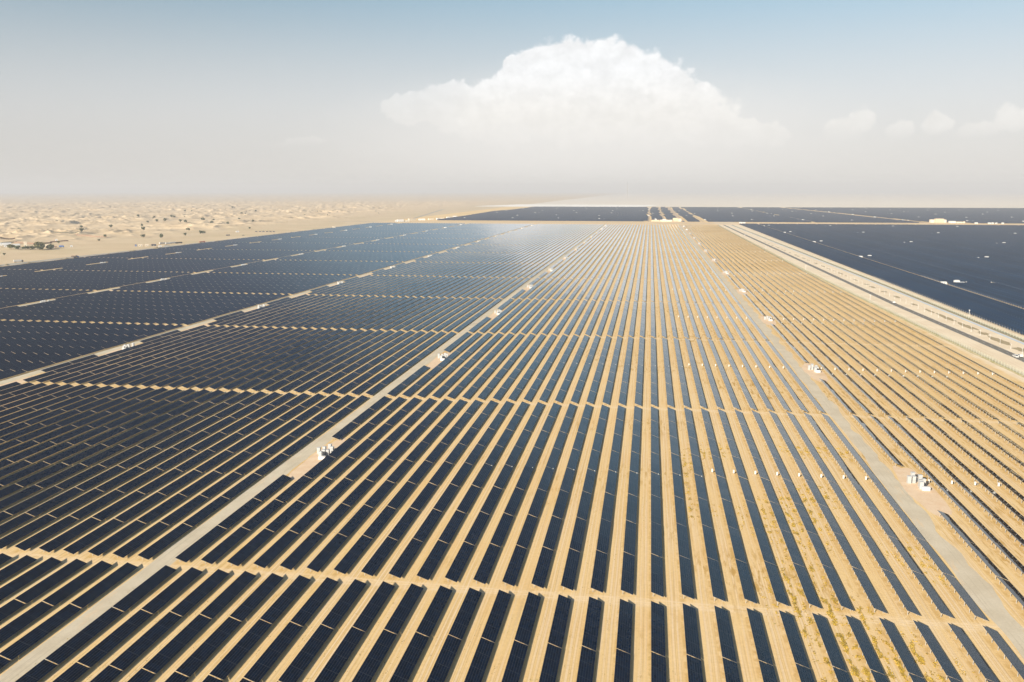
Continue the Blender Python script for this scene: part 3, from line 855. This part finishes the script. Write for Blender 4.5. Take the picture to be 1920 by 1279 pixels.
def truck(name, cab_m, box_m, loc, rz, label, L=9.0, hgt=3.4, cat='truck'):
    r = empty(name, loc, rz, label, cat)
    mb = MB(); mb.hexa([(L/2-2.2, -1.2, .7), (L/2, -1.2, .7), (L/2, 1.2, .7), (L/2-2.2, 1.2, .7), (L/2-2.2, -1.15, 2.9), (L/2-.5, -1.15, 2.9), (L/2-.5, 1.15, 2.9), (L/2-2.2, 1.15, 2.9)])
    c = mb.obj('cab', cab_m, r)
    mb = MB(); mb.quad([(L/2-.02, -1, 1.7), (L/2-.02, 1, 1.7), (L/2-.42, 1, 2.75), (L/2-.42, -1, 2.75)]); mb.v = [(a+.04, b, q) for a, b, q in mb.v]; mb.obj('windscreen', M['glass'], c)
    mb = MB(); mb.box(-L/2, L/2-2.4, -1.25, 1.25, 1.0, hgt); mb.obj('cargo_box', box_m, r)
    mb = MB(); mb.box(-L/2, L/2-2.3, -.5, .5, .65, .995); mb.obj('chassis', M['dark'], r)
    for wx in (-L/2+1.2, -L/2+2.5, L/2-1.2):
        for s in (-1, 1):
            mb = MB(); mb.cyl((wx, s*1.1-.15, .5), .5, .3, 12, 'y'); mb.obj('wheel', M['dark'], r)
    return remember(r)
gz = lambda x, y: float(dune(np.array(x), np.array(y)))
car('parked_car', M['white'], (217.8, 806, .05), R(92), 'white car driving along the asphalt road past the camera pole')
car('parked_car', M['white'], (221.2, 551, .05), R(-88), 'white car nearest the right picture edge on the asphalt road')
car('parked_car', M['white'], (224.6, 553.5, .05), R(92), 'second white car beside another at the right end of the asphalt road')
car('pickup_truck', M['white'], (209.8, 1975, .05), R(92), 'tiny white pickup far up the asphalt road', 'pickup', True)
truck('box_truck', M['darkp'], M['white'], (-873, 1078, gz(-873, 1078)), R(50), 'white box truck on the gravel track at the far left edge', 12)
truck('box_truck', M['redp'], M['white'], (-897, 1484, 0), R(60), 'white box truck with a red cab in the row of parked trailers', 14)
truck('flatbed_truck', M['darkp'], M['darkp'], (-879, 1508, 0), R(60), 'dark truck at the right end of the row of parked trailers', 13, 2.8)
truck('flatbed_truck', M['darkp'], M['rust'], (-853, 1170, 0), R(30), 'dark truck among spoil heaps beside the track', 9, 2.6)
truck('flatbed_truck', M['bluep'], M['darkp'], (-842, 1159, 0), R(70), 'dark blue truck next to spoil heaps beside the track', 8, 2.6)
truck('red_truck', M['redp'], M['redp'], (-849, 1540, 0), R(55), 'dark red truck parked on the left edge track', 11, 2.4)
truck('blue_truck', M['bluep'], M['bluep'], (-1022, 1370, gz(-1022, 1370)), R(20), 'blue truck parked right of the farm trees', 8, 3.2)
truck('dark_truck', M['darkp'], M['darkp'], (-920, 1781, gz(-920, 1781)), R(40), 'small dark truck alone on the sand, left one of a pair', 8, 2.6)
car('dark_car', M['darkp'], (-889, 1792, gz(-889, 1792)), R(40), 'small dark car alone on the sand right of the dark truck')
for n, (x, y, L) in enumerate([(-886, 1482, 9), (-887, 1500, 12)]):
    r = empty('trailer', (x, y, 0), R(58), ['short white trailer in the middle of the parked row', 'long white trailer in the parked row'][n], 'trailer')
    mb = MB(); mb.box(-L/2, L/2, -1.25, 1.25, .9, 3.5); mb.obj('box_body', M['white'], r)
    mb = MB(); mb.box(-L/2+.3, L/2-.3, -.5, .5, .5, .895); mb.obj('chassis', M['dark'], r)
    for wx in (-L/2+1, -L/2+2.2):
        for s in (-1, 1):
            mb = MB(); mb.cyl((wx, s*1.1-.15, .45), .45, .3, 10, 'y'); mb.obj('wheel', M['dark'], r)
van0 = car('parked_van', M['darkp'], (-935, 1953, gz(-935, 1953)), R(15), 'x', 'van'); van0['group'] = 'dark vans parked in a line'
van0['label'] = 'dark van at the left end of the parked line on the sand'
for n, (dx_, dy_) in enumerate([(9, 1.5), (17, 2.6), (26, 3.6), (34, 5), (42, 6)]):
    c = copy_thing(van0, (-935+dx_, 1953+dy_, gz(-935+dx_, 1953+dy_)), None, '%s dark van from the left in the parked line on the sand' % ORD(n+2)); c.scale = (1.2, 1.2, 1.5)
van0.scale = (1.2, 1.2, 1.5)

# ------------------------------------------------------------------ buildings
def house(name, w, d, h, mat, loc, rz, label, roof='flat', roof_m=None, cat='building', wins=3):
    r = empty(name, loc, rz, label, cat)
    mb = MB(); mb.box(-w/2, w/2, -d/2, d/2, -.6, h); mb.obj('wall', mat, r)
    mb = MB()
    if roof == 'flat':
        mb.box(-w/2-.15, w/2+.15, -d/2-.15, d/2+.15, h+.002, h+.45)
    else:
        mb.hexa([(-w/2-.4, -d/2-.4, h+.002), (w/2+.4, -d/2-.4, h+.002), (w/2+.4, d/2+.4, h+.002), (-w/2-.4, d/2+.4, h+.002),
                 (-w/2-.4, -.1, h+d*.16), (w/2+.4, -.1, h+d*.16), (w/2+.4, .1, h+d*.16), (-w/2-.4, .1, h+d*.16)])
    mb.obj('roof', roof_m or mat, r)
    for k in range(wins):
        xx = -w/2+w*(k+.5)/wins
        if k == wins//2:
            mb = MB(); mb.box(xx-.6, xx+.6, -d/2-.05, -d/2-.003, 0, 2.2); mb.obj('door', M['whiteshade'], r)
        else:
            mb = MB(); mb.box(xx-.6, xx+.6, -d/2-.05, -d/2-.003, 1.1, 2.2); mb.obj('window', M['glass'], r)
    return r
def wall(pts, h, mat, label, name='boundary_wall'):
    mb = MB(); ox, oy = pts[0]; oz = gz(ox, oy)
    for (xa, ya), (xb, yb) in zip(pts, pts[1:]):
        n = 8
        for k in range(n):
            p = (xa+(xb-xa)*k/n, ya+(yb-ya)*k/n); q = (xa+(xb-xa)*(k+1)/n, ya+(yb-ya)*(k+1)/n)
            d = Vector((q[0]-p[0], q[1]-p[1], 0)).normalized(); nn = (-d.y*.15, d.x*.15)
            z0, z1 = gz(*p), gz(*q)
            c = [(p[0]+nn[0], p[1]+nn[1]), (p[0]-nn[0], p[1]-nn[1]), (q[0]-nn[0], q[1]-nn[1]), (q[0]+nn[0], q[1]+nn[1])]
            zz = [z0, z0, z1, z1]
            mb.hexa([(a-ox, b-oy, z-1-oz) for (a, b), z in zip(c, zz)]+[(a-ox, b-oy, z+h-oz) for (a, b), z in zip(c, zz)])
    o = mb.obj(name, mat, None, (ox, oy, oz)); return tag(o, label, 'wall', 'low walls and hedges of the desert farm')
FH = R(35)
house('farm_shed', 34, 11, 4.2, M['white'], (-1128, 1352, gz(-1128, 1352)), FH, 'long white farm shed at the left picture edge', 'gable', M['white'], wins=7)
house('farm_shed', 24, 9, 3.6, M['white'], (-1093, 1338, gz(-1093, 1338)), FH, 'shorter white farm shed between the long shed and the trees', 'gable', M['white'], wins=5)
house('farm_hut', 5, 5, 7.5, M['cream'], (-1091, 1368, gz(-1091, 1368)), FH, 'cream tower shaped hut behind the farm trees', wins=1)
house('farm_hut', 14, 6, 3.2, M['cream'], (-1066, 1385, gz(-1066, 1385)), FH, 'low cream hut behind the tall farm tree', wins=3)
house('farm_hut', 4.5, 4.5, 3.6, M['white'], (-1153, 1532, gz(-1153, 1532)), FH, 'tiny white hut on the sand beyond the farm', wins=1)
house('farm_hut', 3.6, 3.6, 3.0, M['white'], (-1010, 1380, gz(-1010, 1380)), FH, 'tiny white hut right of the blue truck', wins=1)
house('farm_hut', 14, 5, 2.4, M['brick'], (-1030, 1356, gz(-1030, 1356)), FH, 'low reddish shed between the farm trees and the blue truck', wins=2)
wall([(-1200, 1440), (-1186, 1466)], 2.6, M['olivewall'], 'dark olive wall behind the long white shed')
wall([(-1280, 1515), (-1256, 1548)], 2.8, M['rust'], 'dark brown wall farthest left behind the farm')
wall([(-1180, 1450), (-1128, 1442), (-1122, 1478)], 2.4, M['brick'], 'reddish wall behind the cream hut')
wall([(-1140, 1497), (-1122, 1525)], 2.4, M['brick'], 'short dark red wall right of the farm trees')
wall([(-1292, 1705), (-1246, 1742)], 2.2, M['olivewall'], 'olive wall out among the dunes left of the round tree')
wall([(-1232, 1700), (-1139, 1672)], 2.0, M['brick'], 'brown wall out among the dunes right of the round tree')
house('site_office', 7, 4, 3.4, M['cream'], (-903, 1420, 0), FH, 'left of two cream site offices beyond the left edge track', wins=2)
house('site_office', 6, 4, 3.4, M['cream'], (-893, 1425, 0), FH, 'right of two cream site offices beyond the left edge track', wins=2)
house('blue_cabin', 3, 3, 3, M['bluep'], (-909, 1416, 0), FH, 'small blue cabin left of the cream site offices', wins=1)
house('dark_cabin', 8, 3, 3, M['darkp'], (-884, 1432, 0), FH, 'dark cabin right of the cream site offices', wins=1)
house('white_container', 5, 3, 3.4, M['white'], (-848, 1393, 0), FH, 'white container at the field edge below the site offices', wins=1)
house('grey_container', 8, 3, 3.4, M['whiteshade'], (-838, 1399, 0), FH, 'grey container at the field edge below the site offices', wins=1)
house('white_tent', 7, 5, 2.6, M['white'], (-973, 1932, gz(-973, 1932)), FH, 'small white tent on the sand above the dark truck', 'gable', M['white'], wins=1)
house('site_hut', 6, 5, 5, M['cream'], (-824, 2178, 0), FH, 'lone pale hut on the distant left field edge', wins=1)
rb = random.Random(9)
for n, (x, y, w, h) in enumerate([(-783, 2655, 20, 7), (-764, 2668, 14, 4), (-797, 2660, 9, 4), (-776, 2768, 26, 6), (-752, 2800, 22, 5), (-728, 2830, 18, 5), (-712, 2868, 12, 5), (-712, 2920, 14, 4), (-706, 2990, 12, 5), (-716, 3060, 16, 4), (-718, 3150, 16, 4)]):
    house('camp_building', w, 8, h, M['cream'] if n % 2 else M['white'], (x, y, 0), R(rb.uniform(20, 50)), '%s pale building from the left in the distant camp at the field corner' % ORD(n+1), wins=3)
# control buildings behind the main field
house('control_building', 17, 14, 11, M['buff'], (81, 2812, 0), 0, 'tall buff control building behind the middle of the main field', wins=5)
house('control_annex', 9, 12, 9, M['cream'], (94.6, 2812, 0), 0, 'cream annex right of the tall buff control building', wins=3)
house('warehouse', 26, 12, 4.6, M['buff'], (18, 2806, 0), 0, 'long low buff warehouse left of the control building', wins=6)
house('warehouse', 38, 12, 5.0, M['cream'], (52, 2806, 0), 0, 'long low cream warehouse adjoining the control building', wins=7)
house('white_roof_shed', 11, 8, 7, M['white'], (46, 2826, 0), 0, 'white topped shed behind the cream warehouse', wins=2)
house('white_roof_shed', 7, 8, 6.4, M['white'], (19, 2824, 0), 0, 'white topped shed behind the buff warehouse', wins=2)
house('dark_shed', 5, 6, 3.5, M['darkp'], (104, 2765, 0), 0, 'dark shed below the cream annex', wins=1)
house('substation_building', 25, 14, 12, M['buff'], (880, 2836, 0), 0, 'large buff substation building at the junction on the right', wins=6)
house('substation_annex', 12, 12, 9, M['cream'], (861, 2842, 0), 0, 'cream annex left of the large buff substation building', wins=3)
house('substation_annex', 7, 12, 9, M['cream'], (896.2, 2836, 0), 0, 'narrow cream annex right of the large buff substation building', wins=2)
house('store_tent', 19, 10, 4.6, M['white'], (915, 2826, 0), 0, 'white store tent right of the substation building', 'gable', M['white'], wins=3)
house('store_tent', 16, 8, 3.4, M['cream'], (934, 2822, 0), 0, 'low cream store right of the white store tent', wins=3)
house('gate_house', 5, 5, 4.4, M['cream'], (946, 2818, 0), 0, 'small cream gate house at the right end of the substation yard', wins=1)
for n, (x, w) in enumerate([(966, 8), (1003, 7), (1012, 6), (1022, 5), (1040, 6), (272, 10), (282, 7)]):
    house('portable_cabin', w, 5, 3.2, M['white'], (x, 2775 if x > 500 else 2690, 0), 0, '%s white portable cabin along the sand strip' % ['1st', '2nd', '3rd', '4th', '5th', 'left', 'right'][n] + (' right of the substation' if n < 5 else ' behind the paved road end'), wins=1)
# solar tower on the horizon
r = empty('solar_tower', (-273, 10400, 0), 0, 'thin pale tower barely visible through the haze on the horizon', 'tower')
mb = MB(); mb.cyl((0, 0, 0), 3.5, 170, 16, r2=2.5); mb.obj('shaft', M['concrete'], r)
mb = MB(); mb.cyl((0, 0, 170.01), 3.5, 24, 16); mb.obj('receiver', M['whiteshade'], r)

# ------------------------------------------------------------------ trees and scrub
def tree_mesh(seed, w, h, n, leaf):
    q = random.Random(seed); mb = MB()
    cl = [(q.uniform(-.32, .32)*w, q.uniform(-.32, .32)*w, h*q.uniform(.42, .82), q.uniform(.20, .34)*w) for _ in range(9)]
    for _ in range(n):
        cx, cy, cz, cr = q.choice(cl)
        d = Vector((q.gauss(0, 1), q.gauss(0, 1), q.gauss(0, .75))).normalized()*cr*q.uniform(.55, 1.05)
        c = Vector((cx, cy, cz))+d
        if c.z < h*.12: c.z = h*.12
        a = Vector((q.gauss(0, 1), q.gauss(0, 1), q.gauss(0, 1))).normalized(); b = a.orthogonal().normalized(); s = leaf*q.uniform(.6, 1.3)
        a = a.cross(b)*s; b = b*s
        mb.quad([tuple(c-a-b), tuple(c+a-b*.8), tuple(c+a+b), tuple(c-a*.8+b)])
    crown = mb
    tk = MB(); tk.cyl((0, 0, -.8), .04*h, h*.5+.8, 7, r2=.02*h)
    for _ in range(4):
        an = q.uniform(0, 6.28); p0 = Vector((0, 0, h*.32)); p1 = Vector((math.cos(an)*w*.25, math.sin(an)*w*.25, h*.62)); e = .015*h
        tk.hexa([(p0.x-e, p0.y-e, p0.z), (p0.x+e, p0.y-e, p0.z), (p0.x+e, p0.y+e, p0.z), (p0.x-e, p0.y+e, p0.z),
                 (p1.x-e/2, p1.y-e/2, p1.z), (p1.x+e/2, p1.y-e/2, p1.z), (p1.x+e/2, p1.y+e/2, p1.z), (p1.x-e/2, p1.y+e/2, p1.z)])
    return crown, tk
protos = []
for s in range(4):
    c, t = tree_mesh(s+1, 6, 6, 420, .42)
    protos.append((c.mesh('crown', M['leaf'] if s < 3 else M['leaf2']), t.mesh('trunk', M['bark'])))
def tree(x, y, s, hs, label, k, group='dark trees dotted over the dunes', name='desert_tree'):
    r = empty(name, (x, y, gz(x, y)-.3), random.uniform(0, 6), label, 'tree', group)
    r.scale = (s, s, hs)
    link('crown', protos[k][0], r); link('trunk', protos[k][1], r)
FT = 'trees of the desert farm'
for (x, y, s, hs, k, lab) in [(-1066, 1302, 1.9, 1.4, 3, 'olive green broad tree nearest the white farm sheds'), (-1052, 1300, 1.6, 1.2, 0, 'dark tree second from the white farm sheds'),
        (-1040, 1304, 1.7, 1.1, 1, 'low dark tree in the middle of the farm row'), (-1029, 1307, 1.5, 1.1, 2, 'low dark tree left of the tall farm tree'),
        (-1021, 1312, 2.6, 2.2, 3, 'tallest olive green tree of the farm row'), (-1012, 1302, 2.2, 1.3, 0, 'dark broad tree in front of the tall farm tree'),
        (-1011, 1322, 1.5, 1.2, 1, 'dark tree just right of the tall farm tree'), (-1016, 1336, 1.4, 1.3, 2, 'last round tree at the right end of the farm row'),
        (-1003, 1318, 1.2, 1.0, 0, 'small dark tree low at the right of the farm row')]:
    tree(x, y, s, hs, lab, k, FT, 'farm_tree')
DT = [(-1398, 2073), (-1332, 2109), (-1197, 1900), (-1062, 1683), (-1006, 1660), (-1481, 2471), (-1417, 2447), (-1357, 2372), (-1460, 2659), (-1371, 2503), (-1259, 2344), (-1198, 2323), (-1330, 2657), (-1542, 3103), (-1182, 2451), (-1017, 2085), (-1102, 1936), (-1009, 1759), (-1489, 2436), (-1497, 2401), (-1687, 2747), (-1676, 2836), (-1666, 2838), (-1741, 2738), (-1015, 1838), (-1009, 1839), (-2123, 3713), (-2198, 4324), (-1734, 3626), (-1512, 1879), (-1247, 1740), (-1481, 2070), (-1139, 1666), (-1077, 1555), (-1096, 1462), (-988, 1191)]
for n, (x, y) in enumerate(DT):
    s = random.uniform(.9, 1.5)*(1.0 if y < 2200 else 1.25)
    if (x, y) == (-1247, 1740): s = 1.7
    if y < 1600: s *= .6
    tree(x, y, s, s*random.uniform(.8, 1.3), {0: 'dark tree highest on the left dunes'}.get(n, 'small dark green tree standing alone on the pale dunes'), n % 3)
for q in range(30):        # tiny far trees
    y = random.uniform(2500, 5200); x = -random.uniform(y*.28, y*.66)
    if x > -1050: x = -1050-random.uniform(0, 300)
    s = random.uniform(.6, 1.1)
    tree(x, y, s, s, 'small dark green tree standing alone on the pale dunes', q % 3)
# dry scrub between the near rows
def scrub(name, mat, n, test, size, label, seed):
    q = random.Random(seed); mb = MB(); c = 0; tries = 0
    while c < n and tries < n*60:
        tries += 1
        x, y, w = test(q)
        if w is None or q.random() > w or not in_view(x, y, 20): continue
        s = size*q.uniform(.5, 1.5); c += 1
        for _ in range(5):
            a = q.uniform(0, 6.28); t = q.uniform(.3, .9); dx_, dy_ = math.cos(a)*s, math.sin(a)*s
            ex, ey = q.uniform(-.5, .5)*s, q.uniform(-.5, .5)*s
            mb.quad([(x+ex-dy_*.5, y+ey+dx_*.5, 0), (x+ex+dy_*.5, y+ey-dx_*.5, 0), (x+ex+dx_*t, y+ey+dy_*t, s*q.uniform(.5, 1.1))])
    tag(mb.obj(name, mat), label, 'scrub', kind='stuff')
def in_lane(q, x0, x1, y0, y1, thr):
    k = q.randint(int((x0+124)/PITCHX), int((x1+124)/PITCHX))
    off = q.choice((3.9, 4.4, 4.6, 6.5, 6.8)) + q.gauss(0, .38)
    x = -124+PITCHX*k+off; y = y0+(y1-y0)*q.random()**1.5
    f = float(perlin(np.array(x/34.+50), np.array(y/46.+20)))
    f2 = float(perlin(np.array(x/1.6+5), np.array(y/3.6)))
    return x, y, max(0., min(1., (f+thr)*3))*max(0., min(1., .1+3.2*f2))
scrub('yellow_scrub', M['scrub'], 9000, lambda q: in_lane(q, 14, 76, 135, 340, -.0), .17, 'yellow dried scrub growing in strips between the near right rows', 1)
scrub('green_scrub', M['scrubg'], 1500, lambda q: in_lane(q, 16, 76, 135, 330, .0), .17, 'dark green tufts between the near rows', 2)
scrub('dry_tufts', M['scrubg'], 2600, lambda q: in_lane(q, -160, 70, 130, 330, .25), .10, 'small brown tufts dotting the sand lanes', 3)

# ------------------------------------------------------------------ light, sky, haze
SUNV = Vector((-1.18, -2.0, 1.0)).normalized()
EL = math.asin(SUNV.z); ROT = math.atan2(SUNV.x, SUNV.y)
sd = bpy.data.lights.new('sun', 'SUN'); so = bpy.data.objects.new('sun', sd); COL.objects.link(so)
sd.energy = 4.9; sd.angle = R(.6); sd.color = (1.0, .90, .76)
so.rotation_euler = SUNV.to_track_quat('Z', 'Y').to_euler(); so.location = (-400, -400, 400)
world = bpy.data.worlds.new('World'); scene.world = world; world.use_nodes = True
nt = world.node_tree; g = G(nt); bg = nt.nodes['Background']
sky = g.n('ShaderNodeTexSky', sky_type='NISHITA'); sky.sun_disc = False
sky.sun_elevation = EL; sky.sun_rotation = ROT % (2*math.pi); sky.altitude = 50; sky.air_density = 1.0; sky.dust_density = 3.0; sky.ozone_density = 1.5
D = g.n('ShaderNodeTexCoord').outputs['Generated']
dx_, dy_, dz_ = g.sep(D)
elev = g.m('ARCSINE', dz_)
SK = .06
nish = g.v('SCALE', sky.outputs[0], scale=SK)
# hazy band near the horizon, thinning upward into the blue
h1 = g.ss(elev, R(28.0), R(50), 1.0, 0.0)
hc = g.mix(g.ss(elev, R(0), R(6.5)), (.445, .430, .405), (.430, .440, .442))
s0 = g.m('DIVIDE', dx_, g.m('MAXIMUM', dy_, .01))
up = g.mix(g.ss(elev, R(15.5), R(24)), (.166, .278, .362), (.050, .105, .19))
up = g.v('SCALE', up, scale=g.ss(s0, -.8, .5, .78, 1.22))
hc = g.v('SCALE', hc, scale=g.ss(s0, -1.0, .2, .83, 1.01))
hc = g.mix(g.ss(elev, R(3.8), R(14.6)), hc, up)
col = g.mix(g.m('MULTIPLY', h1, .97), nish, hc)
# cumulus in direction space around +Y
s_ = g.m('DIVIDE', dx_, g.m('MAXIMUM', dy_, .01)); t_ = g.m('DIVIDE', dz_, g.m('MAXIMUM', dy_, .01))
def px2st(u, v):
    a, b = (u-960)/PX, (639.5-v)/PX
    F = (-_sa*_cp, _ca*_cp, -_sp); Rr = (_ca, _sa, 0); U = (-_sa*_sp, _ca*_sp, _cp)
    d = [F[i]+a*Rr[i]+b*U[i] for i in range(3)]
    return d[0]/d[1], d[2]/d[1]
st3 = g.comb(s_, t_, 0.0)
w1 = g.n('ShaderNodeTexNoise'); nt.links.new(st3, w1.inputs['Vector']); w1.inputs['Scale'].default_value = 34; w1.inputs['Detail'].default_value = 6; w1.inputs['Roughness'].default_value = .6
warp = g.v('SCALE', g.v('SUBTRACT', w1.outputs['Color'], (.5, .5, .5)), scale=.030)
stw = g.v('ADD', st3, warp)
lumps = [(1060, 175, 112, 108), (1130, 175, 105, 108), (1010, 165, 85, 88), (968, 130, 27, 27), (1200, 190, 100, 100), (1255, 190, 75, 75), (1300, 215, 50, 62),
         (930, 215, 90, 66), (850, 200, 70, 52), (775, 205, 60, 32), (1340, 235, 45, 40), (1430, 250, 55, 26), (1160, 200, 230, 70), (1380, 250, 60, 30)]
small = [(1616, 226, 24, 34), (1580, 245, 45, 28), (1690, 245, 30, 26), (1753, 232, 36, 30), (1830, 240, 48, 22), (1895, 222, 42, 28), (1960, 230, 50, 30), (560, 268, 60, 10)]
def field(ls):
    acc = None
    for (u, v, ru, rv) in ls:
        cs, ct = px2st(u, v); es, et = px2st(u+ru, v)[0]-cs, px2st(u, v-rv)[1]-ct
        d = g.v('MULTIPLY', g.v('SUBTRACT', stw, (cs, ct, 0)), (1/es, 1/et, 0))
        ln = g.n('ShaderNodeVectorMath', operation='LENGTH'); nt.links.new(d, ln.inputs[0])
        f = g.m('SUBTRACT', 1.0, ln.outputs['Value'])
        acc = f if acc is None else g.m('SMOOTH_MAX', acc, f, .08)
    return acc
fm = field(lumps); fs = field(small)
vo = g.n('ShaderNodeTexVoronoi', feature='F1'); nt.links.new(g.v('MULTIPLY', st3, (1., 1.25, 1.)), vo.inputs['Vector']); vo.inputs['Scale'].default_value = 46
vo.inputs['Detail'].default_value = 1.0
bil = g.m('SUBTRACT', .62, vo.outputs['Distance'])
fm = g.m('MULTIPLY_ADD', bil, .20, g.m('ADD', fm, .02)); fs = g.m('MULTIPLY_ADD', bil, .22, fs)
front = g.m('GREATER_THAN', dy_, .2)
det = g.noise(st3, 85, 8, .68); det2 = g.noise(st3, 16, 4, .5)
am = g.ss(g.m('ADD', fm, g.m('MULTIPLY', g.m('SUBTRACT', det, .5), .18)), -.02, .13)
asml = g.m('MULTIPLY', g.ss(g.m('ADD', fs, g.m('MULTIPLY', g.m('SUBTRACT', det, .5), .2)), 0.0, .30), .50)
tt = lambda v: px2st(1100, v)[1]
fade = g.ss(g.m('ADD', t_, g.m('MULTIPLY', g.m('SUBTRACT', det2, .5), .03)), tt(318), tt(150))
fade2 = g.ss(t_, tt(275), tt(232))
side = g.ss(s_, px2st(730, 200)[0], px2st(960, 200)[0], .42, 1.0)
al = g.m('MULTIPLY', g.m('MULTIPLY', am, fade), side)
al2 = g.m('MULTIPLY', asml, fade2)
al = g.m('MULTIPLY', g.m('MAXIMUM', al, al2), front)
gs, gt = px2st(1085, 265)
gv = g.n('ShaderNodeVectorMath', operation='LENGTH'); nt.links.new(g.v('MULTIPLY', g.v('SUBTRACT', stw, (gs, gt, 0)), (2.6, 10.0, 0)), gv.inputs[0])
glow = g.m('MULTIPLY', g.m('MULTIPLY', g.ss(gv.outputs['Value'], 1.0, .1), front), .6)
col = g.mix(glow, col, (.535, .52, .50))
det3 = g.noise(g.v('ADD', g.v('MULTIPLY', st3, (1., 1.6, 1.)), (.012, .02, 0)), 30, 5, .6)
shade = g.m('MULTIPLY_ADD', g.m('ADD', g.m('MULTIPLY', g.ss(det3, .36, .62), .55), g.m('MULTIPLY', g.ss(bil, .0, .5), .45)), .15, g.m('MULTIPLY_ADD', g.ss(det, .3, .7), .06, .80))
cw = g.v('SCALE', g.mix(g.ss(t_, tt(230), tt(120)), (.63, .612, .58), (.625, .63, .635)), scale=g.m('MULTIPLY', shade, 1.0))
col = g.mix(g.m('MULTIPLY', al, .95), col, cw)
nt.links.new(col, bg.inputs['Color']); bg.inputs['Strength'].default_value = 1.0
world.cycles.sampling_method = 'MANUAL'; world.cycles.sample_map_resolution = 512

m = bpy.data.materials.new('haze_air'); m.use_nodes = True; nt2 = m.node_tree
nt2.nodes.clear(); out = nt2.nodes.new('ShaderNodeOutputMaterial'); pv = nt2.nodes.new('ShaderNodeVolumePrincipled')
pv.inputs['Color'].default_value = (.87, .88, .905, 1); pv.inputs['Density'].default_value = 1.04e-4; pv.inputs['Anisotropy'].default_value = 0.0
nt2.links.new(pv.outputs[0], out.inputs['Volume'])
mb = MB(); mb.box(-31000, 31000, -31000, 31000, -5, 250)
hz = mb.obj('haze', m); tag(hz, 'pale dusty air thickening toward the horizon', 'haze', kind='stuff')

# ------------------------------------------------------------------ render settings
scene.view_settings.view_transform = 'Standard'; scene.view_settings.look = 'None'
scene.view_settings.exposure = 0.85; scene.view_settings.gamma = 1.0
cy = scene.cycles
cy.max_bounces = 6; cy.diffuse_bounces = 2; cy.glossy_bounces = 3; cy.transparent_max_bounces = 8; cy.volume_bounces = 0
cy.use_denoising = True
cy.sample_clamp_indirect = 4.0
cy.caustics_reflective = False; cy.caustics_refractive = False
